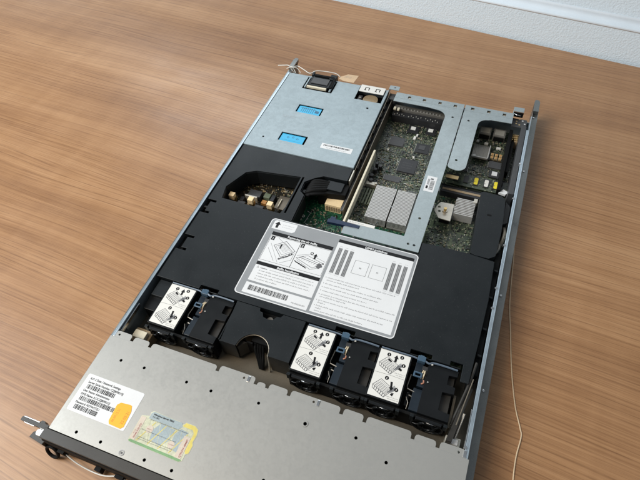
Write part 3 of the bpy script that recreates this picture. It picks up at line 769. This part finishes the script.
for i in range(3): m.tube(spline([(132, 424-i*3, 30), (140, 414-i*2, 35), (150, 414+i*3, 37), (166, 424+i*2, 33)]), 2.2, 'matte_black')
m.box(129, 136, 413, 419, 30, 36, 'black_plastic'); m.box(138, 140.5, 411, 413, 34, 36, 'plate_dim')
m.build('power_cable_plug', root, (170, 436, 10), bevel=.5)
m = M(); m.box(189.5, 191.5, 452, 476, 26, 40, 'clip_alu')
m.build('plug_clip', root, (191, 450, 26), bevel=.3)
# gold standing tabs and parts under the left window
for x in (29, 60, 91):
    m = M(); m.box(x-4.2, x+4.2, 378, 386, 22, 31, 'cream_part'); m.box(x-3, x+3, 378.6, 385, 9.6, 22, 'brass'); m.box(x+3.6, x+5.0, 380, 385, 14, 26, 'brass')
    m.build('power_terminal', pboard, (x, 382, 9.6), bevel=.5)
m = M()
m.box(46, 66, 397, 409, 9.6, 20, 'chip_grey'); m.box(44, 64, 392, 394.6, 9.6, 23, 'clip_alu'); m.box(70, 78, 391, 398, 9.6, 15, 'amber'); m.box(50, 62, 382, 389, 9.6, 14, 'tan_board'); m.box(38, 44, 384, 392, 9.6, 19, 'chip_black')
m.box(70, 80, 401, 410, 9.6, 18, 'smd_olive'); m.box(83, 89, 396, 408, 9.6, 20, 'chip_black')
m.box(8, 118, 366, 372, 9.6, 22, 'chip_black'); m.box(40, 52, 372, 379, 9.6, 24, 'chip_black'); m.box(68, 82, 372, 379, 9.6, 24, 'chip_black')
m.build('power_component', pboard, (60, 400, 9.6), bevel=.4)
m = M(); m.box(94, 116, 386, 412, 16, 17.6, 'plate_dim'); m.box(99, 100.4, 388, 404, 17.6, 20, 'cream'); m.box(114, 116, 386, 412, 9.6, 16, 'plate_dim')
m.build('mounting_plate', pboard, (105, 400, 16), bevel=.3)
m = M(); smd_field(m, 12, 116, 384, 432, 9.6, 150, [(22, 34, 376, 388), (54, 66, 376, 388), (85, 97, 376, 388), (92, 117, 385, 413)], ['chip_black', 'smd_tan', 'gold_pad', 'smd_olive', 'solder', 'chip_grey'], 6)
o = m.build('small_components', pboard, (60, 400, 9)); o['kind'] = 'stuff'

# ---- riser bracket (two bright plates with cut-outs)
b = M()
def arc(cx, cy, r, a0, a1, n=7): return [(cx+r*math.cos(math.radians(a0+(a1-a0)*i/n)), cy+r*math.sin(math.radians(a0+(a1-a0)*i/n))) for i in range(n+1)]
outer = [(203, 676), (203, 652)] + [(262, 652)] + arc(278, 634, 16, 90, 0)[0:] + [(294, 375), (228, 375), (211, 366), (211, 354), (318, 354), (319.4, 520), (318.6, 676)]
slots = [rect(x-2.6, x+2.6, 664.5, 671) for x in (227, 252.5, 279, 304.5)]
b.prism(outer, 41.2, 42.2, 'bracket_steel', slots + [circ(306, 412, 2), circ(302, 364, 1.9), circ(310, 364, 1.9), circ(306, 638, 2.1)])
b.box(203, 318.6, 675.4, 676.4, 20, 41.2, 'bracket_steel')
b.box(293.6, 294.6, 376, 630, 34, 41.2, 'bracket_steel'); b.box(230, 294, 374.6, 375.6, 30, 41.2, 'bracket_steel')
b.tube([(203.5, 661.6, 42.2), (318, 661.6, 42.2)], .35, 'bracket_steel')
brk = b.build('riser_bracket', root, (260, 515, 42), bevel=.25)
m = M()
for x in (227, 252.5, 279, 304.5): m.box(x-3.4, x+3.4, 663, 672.5, 36, 39, 'tan_board'); m.box(x-1.8, x+1.8, 665.5, 669, 39, 40.2, 'clip_alu')
m.build('slot_spring', brk, (265, 668, 38))
m = M(); m.prism(rrect(298.2, 312.6, 464.5, 496, .5), 42.25, 42.4, 'label_white')
m.barcode(0, 0, 0, 0, 0, 'ink', rng)
y = 469
while y < 487:
    w = rng.choice((.4, .4, .8)); m.quad(304.6, 310.6, y, y+w, 42.46, 'ink'); y += w+.6
for i in range(3): m.quad(300.4+i*1.1, 301+i*1.1, 478, 490, 42.46, 'ink_grey')
m.quad(300, 303, 470, 476, 42.46, 'ink'); m.quad(304, 308, 489, 492, 42.46, 'ink_grey')
m.build('barcode_label', brk, (305, 480, 42))
# locking teeth between both plates
for y in (405, 436, 470, 530, 556, 583, 612, 640, 660):
    m = M(); m.box(318.9, 320.7, y, y+7, 40.2, 42.6, 'matte_black' if y % 2 else 'chip_grey'); m.build('hinge_tooth', brk, (320, y, 41))
b = M()
outer = [(320.4, 676), (321, 526)] + arc(328, 528, 7, 180, 270, 4)[1:] + [(334, 519.6)] + arc(335, 532, 12.5, -90, 0, 6) + [(347.5, 628)] + arc(363, 632, 15.5, 180, 95, 6) + [(366, 649), (398, 650), (398, 676)]
b.prism(outer, 41.2, 42.2, 'bracket_steel', [rect(x-2.6, x+2.6, 665, 671.5) for x in (333, 359, 384)] + [circ(332, 637, 2.1), circ(331, 541, 2.1)])
b.box(320.4, 398, 675.4, 676.4, 20, 41.2, 'bracket_steel'); b.tube([(321, 661.6, 42.2), (397.6, 661.6, 42.2)], .35, 'bracket_steel')
b2 = b.build('slot_bracket', root, (350, 600, 42), bevel=.25)
m = M()
for x in (333, 359, 384): m.box(x-3.4, x+3.4, 663, 673, 36, 39, 'tan_board'); m.box(x-1.8, x+1.8, 666, 669.5, 39, 40.2, 'clip_alu')
m.build('slot_spring', b2, (358, 668, 38))
# cream strip and blue latch
m = M(); m.box(204.4, 207.8, 372, 534, 20, 34.8, 'cream'); m.build('card_guide', root, (206, 452, 28), bevel=.7)
m = M(); m.prism([(186, 366), (232, 368), (232, 373), (200, 374), (186, 372)], 38, 43.2, 'deep_blue'); m.box(188, 196, 374, 379, 34, 41, 'deep_blue'); m.build('blue_latch', brk, (209, 373, 32), bevel=.7)
m = M(); m.box(213, 252, 374.5, 379.5, 36, 42.5, 'label_cream'); m.greek(216, 236, 376, 1.8, 42.55, 'ink_grey', rng); m.build('latch_label', brk, (230, 379, 30), bevel=.4)
m = M(); m.box(398.5, 404, 515, 655, 2, 26, 'matte_black'); m.box(414, 421.5, 500, 654, 2, 38, 'chip_grey'); m.box(404.5, 409, 560, 640, 8, 22, 'matte_black')
m.build('side_duct', root, (410, 580, 12), bevel=.4)

# ---- air baffle
a = M()
out = [(5, 212), (68, 212), (68, 218), (94, 218), (94, 212), (213, 212), (252, 212), (252, 218), (276, 218), (276, 212), (343, 212), (343, 218), (368, 218), (368, 212), (389, 212), (389, 218), (403, 218), (403, 197), (412.5, 197), (414.5, 250), (416, 310), (414, 371),
       (381, 374), (340, 374), (319.5, 372), (319.5, 352.5), (138, 352.5), (137, 404), (129, 410), (128, 429), (140, 441), (152, 449), (188.4, 450), (188.4, 477.4), (5, 477.4),
       (5, 355), (20, 355), (20, 351), (11.5, 351), (11.5, 333), (19, 333), (19, 329), (5, 329), (5, 286), (21, 286), (21, 282), (12, 282), (12, 264), (20.5, 264), (20.5, 260), (5, 260)]
winh = [(20, 385), (24.5, 362.5), (117, 361), (120, 376), (119.4, 437), (51, 429), (36, 421)]
a.prism(out, 39, 41, 'black_plastic', [winh, rect(122.2, 124.6, 364, 438)])
a.wall([(p_[0], p_[1]) for p_ in winh], 14, 39.2, 1.2, 'black_plastic')
a.wall([(138.6, 353.2), (137.6, 404.4), (129.6, 410.4), (128.6, 429), (140, 441.8), (152, 449.6), (187.8, 450.6)], 12, 39, 1.2, 'black_plastic', closed=False)
a.wall([(7, 212.8), (401, 212.8)], 22, 38.9, 1.2, 'black_plastic', closed=False)
a.wall([(140, 353.2), (318.8, 353.2), (318.8, 371), (380, 373.2), (413, 370.6)], 14, 38.9, 1.2, 'black_plastic', closed=False)
a.box(5, 130, 340, 343, 10, 39, 'black_plastic')
a.wall([(412, 198), (414, 250), (415.4, 310), (413.6, 370)], 8, 38.9, 1, 'black_plastic', closed=False)
baffle = a.build('air_baffle', root, (210, 330, 40), bevel=.5)
m = M(); m.box(4.2, 11, 329.5, 354.5, 22, 34, 'matte_black'); m.build('slot_block', baffle, (8, 342, 28), bevel=.4)
m = M(); m.box(4.2, 11.5, 260.5, 285.5, 22, 34, 'matte_black'); m.build('slot_block', baffle, (8, 273, 28), bevel=.4)
m = M()
m.prism([(9, 168), (27, 168), (27, 211), (6, 211), (6, 190)], 4, 31, 'fan_plastic')
m.box(10, 30, 187, 211, 31, 36, 'black_plastic')
m.build('baffle_foot', baffle, (18, 190, 20), bevel=.5)
m = M()
m.prism([(415.6, 214), (421.4, 214), (421.4, 395), (414, 395)], 8, 31, 'matte_black')
for y in (236, 272, 318, 360): m.box(416, 421, y, y+2.6, 31, 36, 'black_plastic')
m.build('baffle_skirt', baffle, (210, 300, 20), bevel=.5)
# raised hood at the right
h = M()
h.prism([(382, 375.6), (388, 373.5), (406, 373.5), (413.5, 380), (415, 420), (413, 470), (411, 484), (406, 488.5), (381, 489.5), (377.5, 487)], 12, 41.4, 'black_plastic')
h.box(392, 398, 446, 449, 41.42, 41.6, 'matte_black')
h.prism([(414, 440), (420.5, 446), (420.8, 476), (414, 484)], 8, 36, 'fan_plastic')
hood = h.build('air_hood', baffle, (396, 430, 12), bevel=1.3)
m = M(); m.tube(spline([(412, 398, 30), (416, 404, 33), (419, 414, 34), (420, 430, 33), (418, 440, 30)]), 2.6, 'plate_dim'); m.tube(spline([(413, 392, 30), (416, 399, 36), (414, 407, 34)]), 2.0, 'rj_metal')
m.build('foil_cable', root, (416, 415, 30))

# instruction label on the baffle
z = 41.1
m = M()
m.prism(rrect(111.5, 320.5, 222, 350.5, 5.5), z, z+.16, 'label_white')
m.prism(rrect(112.8, 319.2, 223.3, 349.2, 4.6), z+.18, z+.24, 'label_grey')
zz = z+.28
m.prism([(116.5, 332.5), (147, 332.5), (150.2, 335.5), (150.2, 348), (119, 348), (116.5, 346)], zz, zz+.06, 'label_white')
m.prism(rect(121.5, 209.5, 276, 327), zz, zz+.06, 'label_white')
m.prism(rect(121.5, 209.5, 244.5, 273.5), zz, zz+.06, 'label_white')
m.prism(rect(121.5, 209.5, 225.5, 241.5), zz, zz+.06, 'label_white')
m.prism(rect(213, 316, 226.5, 342), zz, zz+.06, 'label_white')
for w in ((119.8, 245, 275), ): pass
zz += .10
m.quad(121.5, 209.5, 321.8, 328, zz, 'ink'); m.quad(121.5, 209.5, 270.3, 275.6, zz, 'ink'); m.quad(213, 316, 338.2, 343.4, zz, 'ink')
z2 = zz+.04
m.text('Removing the air baffle', 166, 323.2, z2, 4.6, 'label_white', align='CENTER', bold=.12)
m.text('Baffle Installation', 166, 271.3, z2, 4.5, 'label_white', align='CENTER', bold=.12)
m.text('DIMM guidelines', 265, 339.2, z2, 4.5, 'label_white', align='CENTER', bold=.12)
# up arrow
m.prism([(121, 335), (124.6, 335), (124.6, 341), (127, 341), (122.8, 346.6), (118.6, 341), (121, 341)], zz, zz+.04, 'ink')
m.greek(130, 147, 342, 1.5, zz, 'ink_light', rng); m.greek(130, 145, 338, 1.5, zz, 'ink_light', rng)
# picture panels
m.line([(122.4, 279), (208.8, 279), (208.8, 320.8), (122.4, 320.8)], .45, zz, 'ink_grey', closed=True)
m.line([(165.5, 279), (165.5, 320.8)], .7, zz, 'ink')
for x, t in ((123.6, '1'), (167, '2')):
    m.quad(x, x+5, 313.5, 320.2, zz, 'ink'); m.text(t, x+1.2, 314.6, z2, 5.4, 'label_white', bold=.06)
def sk(pts, w=.35, mat='ink_grey', cl=False): m.line(pts, w, zz, mat, closed=cl)
sk([(134, 319), (163, 302), (163, 290), (150, 281)], .4); sk([(126, 300), (141, 282)], .4); sk([(127, 308), (147, 281)], .3)
sk([(132, 306), (146, 317), (163, 305), (148, 290)], .7, 'ink_grey', True); sk([(135, 305.5), (146, 313.5), (159, 304), (148, 294)], .4, 'ink_grey', True)
for i in range(8): sk([(137+i*1.6, 306-i*1.1), (146+i*1.5, 313-i*1.1)], .45, 'ink_light')
for i in range(5): sk([(146+i*2.2, 286+i*1.5), (152+i*2.2, 292+i*1.5)], .8, 'ink_grey')
for cx, cy in ((152, 291), (158, 297), (147, 287)): m.poly(circ(cx, cy, 1.6, 8), zz, 'ink_grey', .02)
m.poly([(141, 303), (142.6, 303), (143, 310.5), (140.8, 310.5)], zz+.03, 'ink', .02); m.poly(circ(160.5, 299.5, 1.4, 8), zz+.03, 'ink', .02)
sk([(168, 296), (182, 304), (205, 298), (194, 287)], .6, 'ink_grey', True); sk([(170, 293), (192, 284), (206, 292)], .5); sk([(168, 300), (184, 307), (207, 301)], .4)
for i in range(8): sk([(172+i*3.6, 297-i*.6), (177+i*3.4, 301-i*.5)], .8, 'ink_grey')
for i in range(5): sk([(168+i*3.6, 291-i*1.2), (171.5+i*3.6, 289-i*1.2)], 1.4, 'ink')
m.poly(circ(186, 309, 2.2, 10), zz+.03, 'ink', .02); m.poly(circ(186, 309, 1.1, 10), zz+.06, 'label_white', .02)
m.poly([(190.5, 301), (193, 301), (193, 306), (194.6, 306), (191.8, 310), (189, 306), (190.5, 306)], zz+.03, 'ink', .02)
m.poly([(198, 290), (202, 288), (206, 293), (203, 297), (199, 296)], zz+.02, 'ink_grey', .02); m.poly(circ(205.5, 297.5, 1.2, 8), zz+.03, 'ink', .02)
# caution text
m.line([(124.6, 265.5), (127.6, 265.5), (126.1, 268.2)], .35, zz, 'ink_grey', closed=True)
m.text('Caution:', 129.5, 265.6, z2, 2.9, 'ink_grey', bold=.05)
m.greek(143, 204, 265.8, 1.7, zz, 'ink_grey', rng)
for yy, x1 in ((261.2, 205), (256.8, 200), (252.4, 203), (248, 160)): m.greek(129.5, x1, yy, 1.9, zz, 'ink', rng)
m.barcode(127, 181, 230.5, 238.2, zz, 'ink', rng, .4); m.text('PN 430236-001', 187.5, 229.2, z2, 2.9, 'ink_grey')
# memory layout
for x0, y0, y1 in ((217, 288, 329.5), (225, 287.4, 329), (233, 287, 329), (290, 285, 328), (298, 284.6, 327.6), (306, 284.4, 327.4)):
    m.quad(x0, x0+5.3, y0, y1, zz, 'ink_light')
    for i in range(3): m.quad(x0+.5+i*1.7, x0+1.3+i*1.7, y0+.4, y1-.4, zz+.03, 'ink_grey')
    m.greek(x0+.6, x0+4.5, y1+2.2, 1.2, zz, 'ink_light', rng); m.greek(x0, x0+4.5, y0-2.4, 1.1, zz, 'ink_light', rng)
for x0, t in ((244, 'P2'), (267, 'P1')):
    m.line([(x0, 296), (x0+19, 296), (x0+19, 317), (x0, 317)], .4, zz, 'ink_grey', closed=True); m.text(t, x0+9.5, 305.2, z2, 2.8, 'ink', align='CENTER', bold=.05)
for yy, x1, bul in ((279, 307, 1), (275, 262, 0), (269.5, 292, 1), (264, 290, 1), (258.5, 276, 1), (253, 313, 1), (249.5, 252, 0), (244, 312, 1), (240.5, 228, 0), (236, 303, 1), (232.5, 226, 0), (228.8, 280, 0)):
    m.greek(218.5, x1, yy, 1.9, zz, 'ink', rng)
    if bul: m.poly(circ(216.2, yy+.8, .5, 6), zz, 'ink', .02)
m.build('instruction_label', baffle, (216, 286, 41.1))

# blank fan bay cover
c = M()
out = [(127, 155), (147, 155)] + [(147+.0, 158)] + arc(168, 161, 20.5, 185, -5, 12)[0:] + [(189, 155), (215, 155), (214.6, 211), (186, 211), (184, 206), (179, 206), (176, 200.5), (170, 199), (163, 200.5), (159, 206), (156, 211), (123, 211)]
out = [(127, 155), (147, 155)] + arc(168, 156, 20.5, 178, 2, 14) + [(189.4, 155), (215.5, 155), (215, 211), (186, 211), (183.5, 206.5), (179, 206), (176, 200.5), (170, 199), (163, 200.5), (160, 206), (156, 206.6), (154.5, 211), (123, 211)]
c.prism(out, 39.6, 41.2, 'black_plastic')
c.box(125.5, 147, 155, 156.4, 6, 39.6, 'black_plastic'); c.box(190, 215.4, 155, 156.4, 3, 39.6, 'black_plastic'); c.box(214, 215.4, 156.4, 210, 3, 39.6, 'black_plastic'); c.box(123.4, 124.8, 156.4, 210, 3, 39.6, 'black_plastic')
blank = c.build('blank_bay_cover', root, (169, 183, 40), bevel=.7)
m = M()
ring_pts = [(168+20.3*math.cos(math.radians(t)), 156+20.3*math.sin(math.radians(t)), 39.4) for t in range(0, 181, 12)]
m.tube(ring_pts, .8, 'plate_dim')
m.tube([(188.3, 156, 39.4), (188.3, 155, 20), (188, 152, 3)], .9, 'clip_alu')
m.box(150, 163, 166, 168, 10, 34, 'matte_black')
m.prism([(147.8, 157), (156, 166), (150, 172), (147.8, 172)], 8, 34, 'bezel_plastic')
for i in range(4): m.tube(spline([(164+i*3, 176, 30), (166+i*3, 166, 26-i*2), (172+i*2, 158, 14), (176+i, 152, 4)]), 2.2, 'matte_black')
m.box(160, 184, 170, 184, 10, 33, 'matte_black')
m.build('bay_opening', blank, (168, 165, 30))
m = M(); m.box(150, 190, 197, 212, 8, 30, 'matte_black'); m.cyl(170, 203, 30, 33, 4, 'rj_metal'); m.build('bay_socket', blank, (170, 204, 20))

# ---- fan modules
def fan_module():
    """local: x 0..91, y 0..64, z 3..40"""
    o = (0, 0, 0)
    f = M()
    f.prism(rrect(0, 38.5, 2, 62.5, 1.5, 3), 3, 39.2, 'fan_plastic')
    f.prism([(58, 2), (91.5, 2), (91.5, 11), (79, 12), (79, 33), (91.5, 34), (91.5, 42), (82, 43), (82, 54), (91.5, 55), (91.5, 61.5), (58, 61.5)], 3, 38.2, 'fan_plastic')
    f.box(78, 89.4, 10, 56, 3, 32, 'bezel_plastic')
    f.box(38.5, 58, 6, 61, 3, 20, 'matte_black')
    f.box(0, 91.5, -1.5, 1.9, 3, 33, 'matte_black')
    body = f.build('fan_module', root, o, bevel=.6)
    def part(mm, name, bev=0, **k): return mm.build(name, body, o, bevel=bev, **k)
    g = M()
    for cx in (20, 72):
        rr_ = [(cx+17*math.cos(t*math.pi/12), -2.8, 20+16.2*math.sin(t*math.pi/12)) for t in range(24)]
        g.tube(rr_, 1.3, 'fan_plastic', closed=True)
        rr_ = [(cx+9*math.cos(t*math.pi/9), -3.2, 20+9*math.sin(t*math.pi/9)) for t in range(18)]
        g.tube(rr_, 1.6, 'fan_plastic', closed=True)
        for t in range(5):
            q = t*2*math.pi/5+.3; g.tube([(cx+6*math.cos(q), -3, 20+6*math.sin(q)), (cx+12*math.cos(q+.3), -4, 20+12*math.sin(q+.3)), (cx+17*math.cos(q+.4), -3, 20+17*math.sin(q+.4))], 1.0, 'fan_plastic')
        for sx in (-18, 18): g.box(cx+sx-2, cx+sx+2, -4.5, -1.4, 28, 39, 'black_plastic')
        g.tube([(cx-8, -3.6, 34), (cx+2, -5.5, 36.5), (cx+9, -4.2, 34)], .5, 'bright_steel')
        g.box(cx-14, cx+14, -5, -2, 35.4, 38, 'fan_plastic')
    part(g, 'finger_guard', .3)
    m = M(); zt = 39.3
    m.prism(rect(1.8, 36.8, 3.8, 61.2), zt, zt+.14, 'label_cream')
    z1 = zt+.2
    def s2(p, w=.4, mt='ink_grey', c=False): m.line(p, w, z1, mt, closed=c)
    for oy in (31.5, 3.5):
        s2([(4.5, oy+13), (12, oy+22), (26, oy+15), (20.5, oy+5.5)], .55, 'ink_grey', True)
        s2([(4.5, oy+13), (5, oy+9), (19.5, oy+2.2), (20.5, oy+5.5)], .55, 'ink_grey'); s2([(19.5, oy+2.2), (26, oy+11), (26, oy+15)], .55, 'ink_grey')
        for i in range(6): s2([(6.4+i*1.2, oy+14+i*1.2), (20+i*1.0, oy+7+i*1.3)], .5, 'ink_light')
        for i in range(6): s2([(7+i*2.4, oy+12-i*1.2), (12+i*2.2, oy+18-i*.9)], .3, 'ink_grey')
        for i in range(5): s2([(7+i*2.6, oy+8.4-i*1.25), (7.4+i*2.6, oy+11.6-i*1.25)], .8, 'ink_grey')
        m.poly([(22, oy+8), (27, oy+10), (31, oy+15), (28, oy+19), (25, oy+15)], z1-.03, 'ink_light', .02)
        for i in range(4): s2([(22+i*2, oy+9+i), (27+i*1.4, oy+15+i*.8)], .6, 'ink_grey')
    def dot(x, y, t):
        m.poly(circ(x, y, 2.3, 12), z1+.03, 'ink', .02); m.quad(x-.35, x+.35, y-1.1, y+1.1, z1+.07, 'label_cream')
    dot(12.5, 56.5, '1'); dot(27.5, 57.2, '2'); dot(31.5, 48, '3'); dot(17.5, 28.3, '1'); dot(31, 18, '2')
    m.poly([(20, 49.5), (22.6, 49.5), (22.6, 54), (24.2, 54), (21.3, 58.5), (18.6, 54), (20, 54)], z1+.03, 'ink', .02)
    m.poly([(26.5, 42), (30.5, 40.5), (31, 43), (27.5, 44.5)], z1+.03, 'ink', .02); m.poly([(12.5, 50), (17, 47.8), (17.8, 49.4), (13.6, 52)], z1+.03, 'ink', .02)
    m.poly([(22.6, 25.5), (25, 25.8), (26, 19.5), (27.6, 19.6), (25.6, 15.2), (22.2, 18.8), (23.8, 19)], z1+.03, 'ink', .02); m.poly([(27, 13), (29.4, 13.6), (28.4, 9.4), (25.5, 11)], z1+.03, 'ink', .02)
    s2([(2.6, 32), (19, 32.6), (36, 32)], .3, 'ink_grey')
    g2 = random.Random(5)
    for yy, xa in ((36.4, 24), (34.2, 26), (7.6, 22), (5.4, 24)): m.greek(xa, 35.4, yy, 1.15, z1, 'ink_grey', g2)
    part(m, 'instruction_sticker')
    m = M()
    m.tube([(2, 62.8, 39.6), (38, 62.8, 39.6), (44, 62.2, 39.6)], 1.0, 'bar_slate')
    m.tube(spline([(52, 62.2, 39.8), (58, 60, 39.8), (63, 62.2, 39.6), (76, 62.6, 39.6), (90, 62.2, 39.4)], 4), 1.15, 'bar_slate')
    part(m, 'blue_handle_bar', 0)
    m = M()
    m.box(44.4, 53.6, 59.6, 66.2, 33, 41.2, 'latch_blue'); m.box(46.5, 51.5, 66.2, 68.2, 33, 39, 'latch_blue')
    m.box(44.2, 52.6, 47, 59.4, 24, 35.5, 'latch_slate')
    m.prism(rect(44, 54, 40.6, 47), 37.4, 39.4, 'latch_blue', [rect(46, 52, 42.3, 45.3)])
    m.box(48.4, 59.4, 4, 30, 24, 33.4, 'latch_slate')
    m.box(42.2, 46, 8, 24, 20, 30, 'fan_plastic')
    part(m, 'blue_latch', .5)
    m = M()
    m.tube([(42.2, 44, 33), (41, 30, 33), (42, 26.6, 33), (50, 25.2, 33)], .65, 'rj_metal'); m.tube([(45, 20.6, 31), (50, 19.6, 31)], .7, 'rj_metal')
    m.tube([(46, 5, 30), (46.4, 11, 33), (43, 17, 33)], .5, 'rj_metal')
    part(m, 'spring_wire')
    m = M()
    m.box(50.6, 58.6, 31.5, 41, 26, 36.4, 'latch_slate'); m.box(52, 58, 52, 57, 26, 36, 'chip_grey')
    m.tube(spline([(53.2, 40.6, 35), (53.4, 46, 38), (54.2, 51.5, 36)], 5), .85, 'wire_pale')
    m.tube(spline([(55.2, 40.6, 35), (55.8, 46, 38.6), (56, 51.5, 36)], 5), .85, 'wire_pale')
    m.tube(spline([(57.2, 40.6, 35), (58.3, 46, 38), (57.6, 51.5, 36)], 5), .8, 'matte_black')
    m.tube(spline([(55, 35.2, 36.5), (57.3, 36.6, 38), (56.6, 39.6, 37.2)], 5), .9, 'wire_orange')
    m.cyl(61.4, 38.6, 36.6, 38.9, .9, 'solder', 8); m.tube([(60.4, 60.2, 39), (62.6, 60.4, 39.2)], .9, 'label_cream')
    part(m, 'fan_plug', 0)
    return body
f0 = fan_module()
def at(o, x, y): o.location = ((x-213)*MM, (y-338)*MM, 0)
at(f0, 28.6, 147)
kids = list(f0.children)
for x in (217.4, 308.6):
    c2 = f0.copy(); COL.objects.link(c2); c2.parent = root; at(c2, x, 147)
    for ch in kids:
        d = ch.copy(); COL.objects.link(d); d.parent = c2

# loose ribbon and stays beside the right fan module
m = M()
m.prism([(402, 132), (408, 132), (419, 196), (414, 196)], 20, 34, 'bezel_plastic'); m.tube([(404, 150, 30), (413, 196, 37), (417, 226, 38)], 1.8, 'bezel_plastic')
m.tube([(409, 150, 36), (417, 205, 39)], .8, 'plate_dim'); m.box(401, 404, 148, 186, 3, 26, 'inner_steel')
m.tube([(411, 138, 20), (415, 166, 34)], 1.6, 'rj_metal')
m.build('cable_stay', root, (410, 170, 20), bevel=.4)

# ================================================================== string, tag and twine (things of their own)
m = M()
m.tube(spline([(-27, 693, 40.5), (-14, 692.5, 43.5), (-7, 693, 44.5), (-1, 690, 45), (5, 690, 45), (10, 696, 44), (16, 695, 43.5), (26, 690, 43), (40, 684, 42.5), (52, 690, 46), (84, 692, 46), (96, 688, 43)], 6), .75, 'string_white', 6)
m.tube(spline([(-7, 693, 44.5), (-3, 698, 40), (3, 697, 34), (8, 690, 33), (6, 686, 38), (0, 688, 45)], 5), .75, 'string_white', 6)
m.tube(spline([(-8, 689, 40), (-2, 686, 45), (4, 688, 45), (12, 691, 43), (20, 688, 36)], 5), .7, 'string_white', 6)
st = m.build('string', None, (0, 690, 0), smooth=True)
tag(st, 'thin white string knotted round the rail tip at the far left corner of the server', 'string')
m = M()
m.add([(94, 683.6, 42.6), (106, 678.2, 43.2), (124, 678.4, 42.8), (126, 702, 41.6), (107, 700, 42.2), (97, 690, 42.5), (94, 683.6, 43.2), (106, 678.2, 43.8), (124, 678.4, 43.4), (126, 702, 42.2), (107, 700, 42.8), (97, 690, 43.1)],
      [(5, 4, 3, 2, 1, 0), (6, 7, 8, 9, 10, 11)]+[(i, (i+1) % 6, (i+1) % 6+6, i+6) for i in range(6)], 'cardboard')
m.greek(103, 116, 692, 1.8, 43.4, 'ink_light', rng); m.greek(103, 114, 688.5, 1.8, 43.5, 'ink_light', rng)
tg = m.build('paper_tag', None, (108, 690, 42))
tag(tg, 'small beige paper tag lying at the rear edge beside the black power inlet', 'tag')
m = M()
tw = spline([(436, 470, .9), (441, 420, .9), (446, 345, .9), (453, 300, .9), (461, 250, .9), (470.5, 208, .9), (479, 184, .9), (481.5, 174, .9), (479, 150, .9), (479.5, 120, .9), (484, 70, .9), (480, 10, .9)], 8)
m.tube(tw, .75, 'twine', 6)
t2 = m.build('twine', None, (470, 200, 0), smooth=True)
tag(t2, 'loose tan twine running over the bare desk along the right side of the server', 'string')

# ================================================================== camera
cam = bpy.data.cameras.new('camera'); co = bpy.data.objects.new('camera', cam); COL.objects.link(co)
cam.sensor_width = 36; cam.lens = 518.55809/640*36; cam.clip_start = .01; cam.clip_end = 50
co.location = (.36001, -.06138, .59521); co.rotation_euler = (.6599, .04464, .3533)
scn.camera = co

# ================================================================== light
w = bpy.data.worlds.new('World'); scn.world = w; w.use_nodes = True
bg = w.node_tree.nodes['Background']; bg.inputs[0].default_value = (.86, .93, 1.0, 1); bg.inputs[1].default_value = .24
def area(name, loc, target, sx, sy, power, col):
    l = bpy.data.lights.new(name, 'AREA'); l.shape = 'RECTANGLE'; l.size = sx; l.size_y = sy; l.energy = power; l.color = col
    o = bpy.data.objects.new(name, l); COL.objects.link(o); o.location = loc
    d = Vector(target)-Vector(loc); o.rotation_euler = d.to_track_quat('-Z', 'Y').to_euler()
    return o
area('window_light', (-2.2, -.35, 2.0), (.2, .8, 0), 1.8, 1.5, 104, (.88, .95, 1.0))
area('far_window_light', (-.9, 3.3, 1.8), (-.1, .5, 0), 3.0, 1.3, 72, (.88, .95, 1.0))
area('ceiling_light', (-.6, -.45, 1.45), (.05, .15, 0), .7, .7, 12, (1.0, .84, .64))

scn.view_settings.view_transform = 'Standard'; scn.view_settings.look = 'None'; scn.view_settings.gamma = 1
scn.view_settings.exposure = -.12
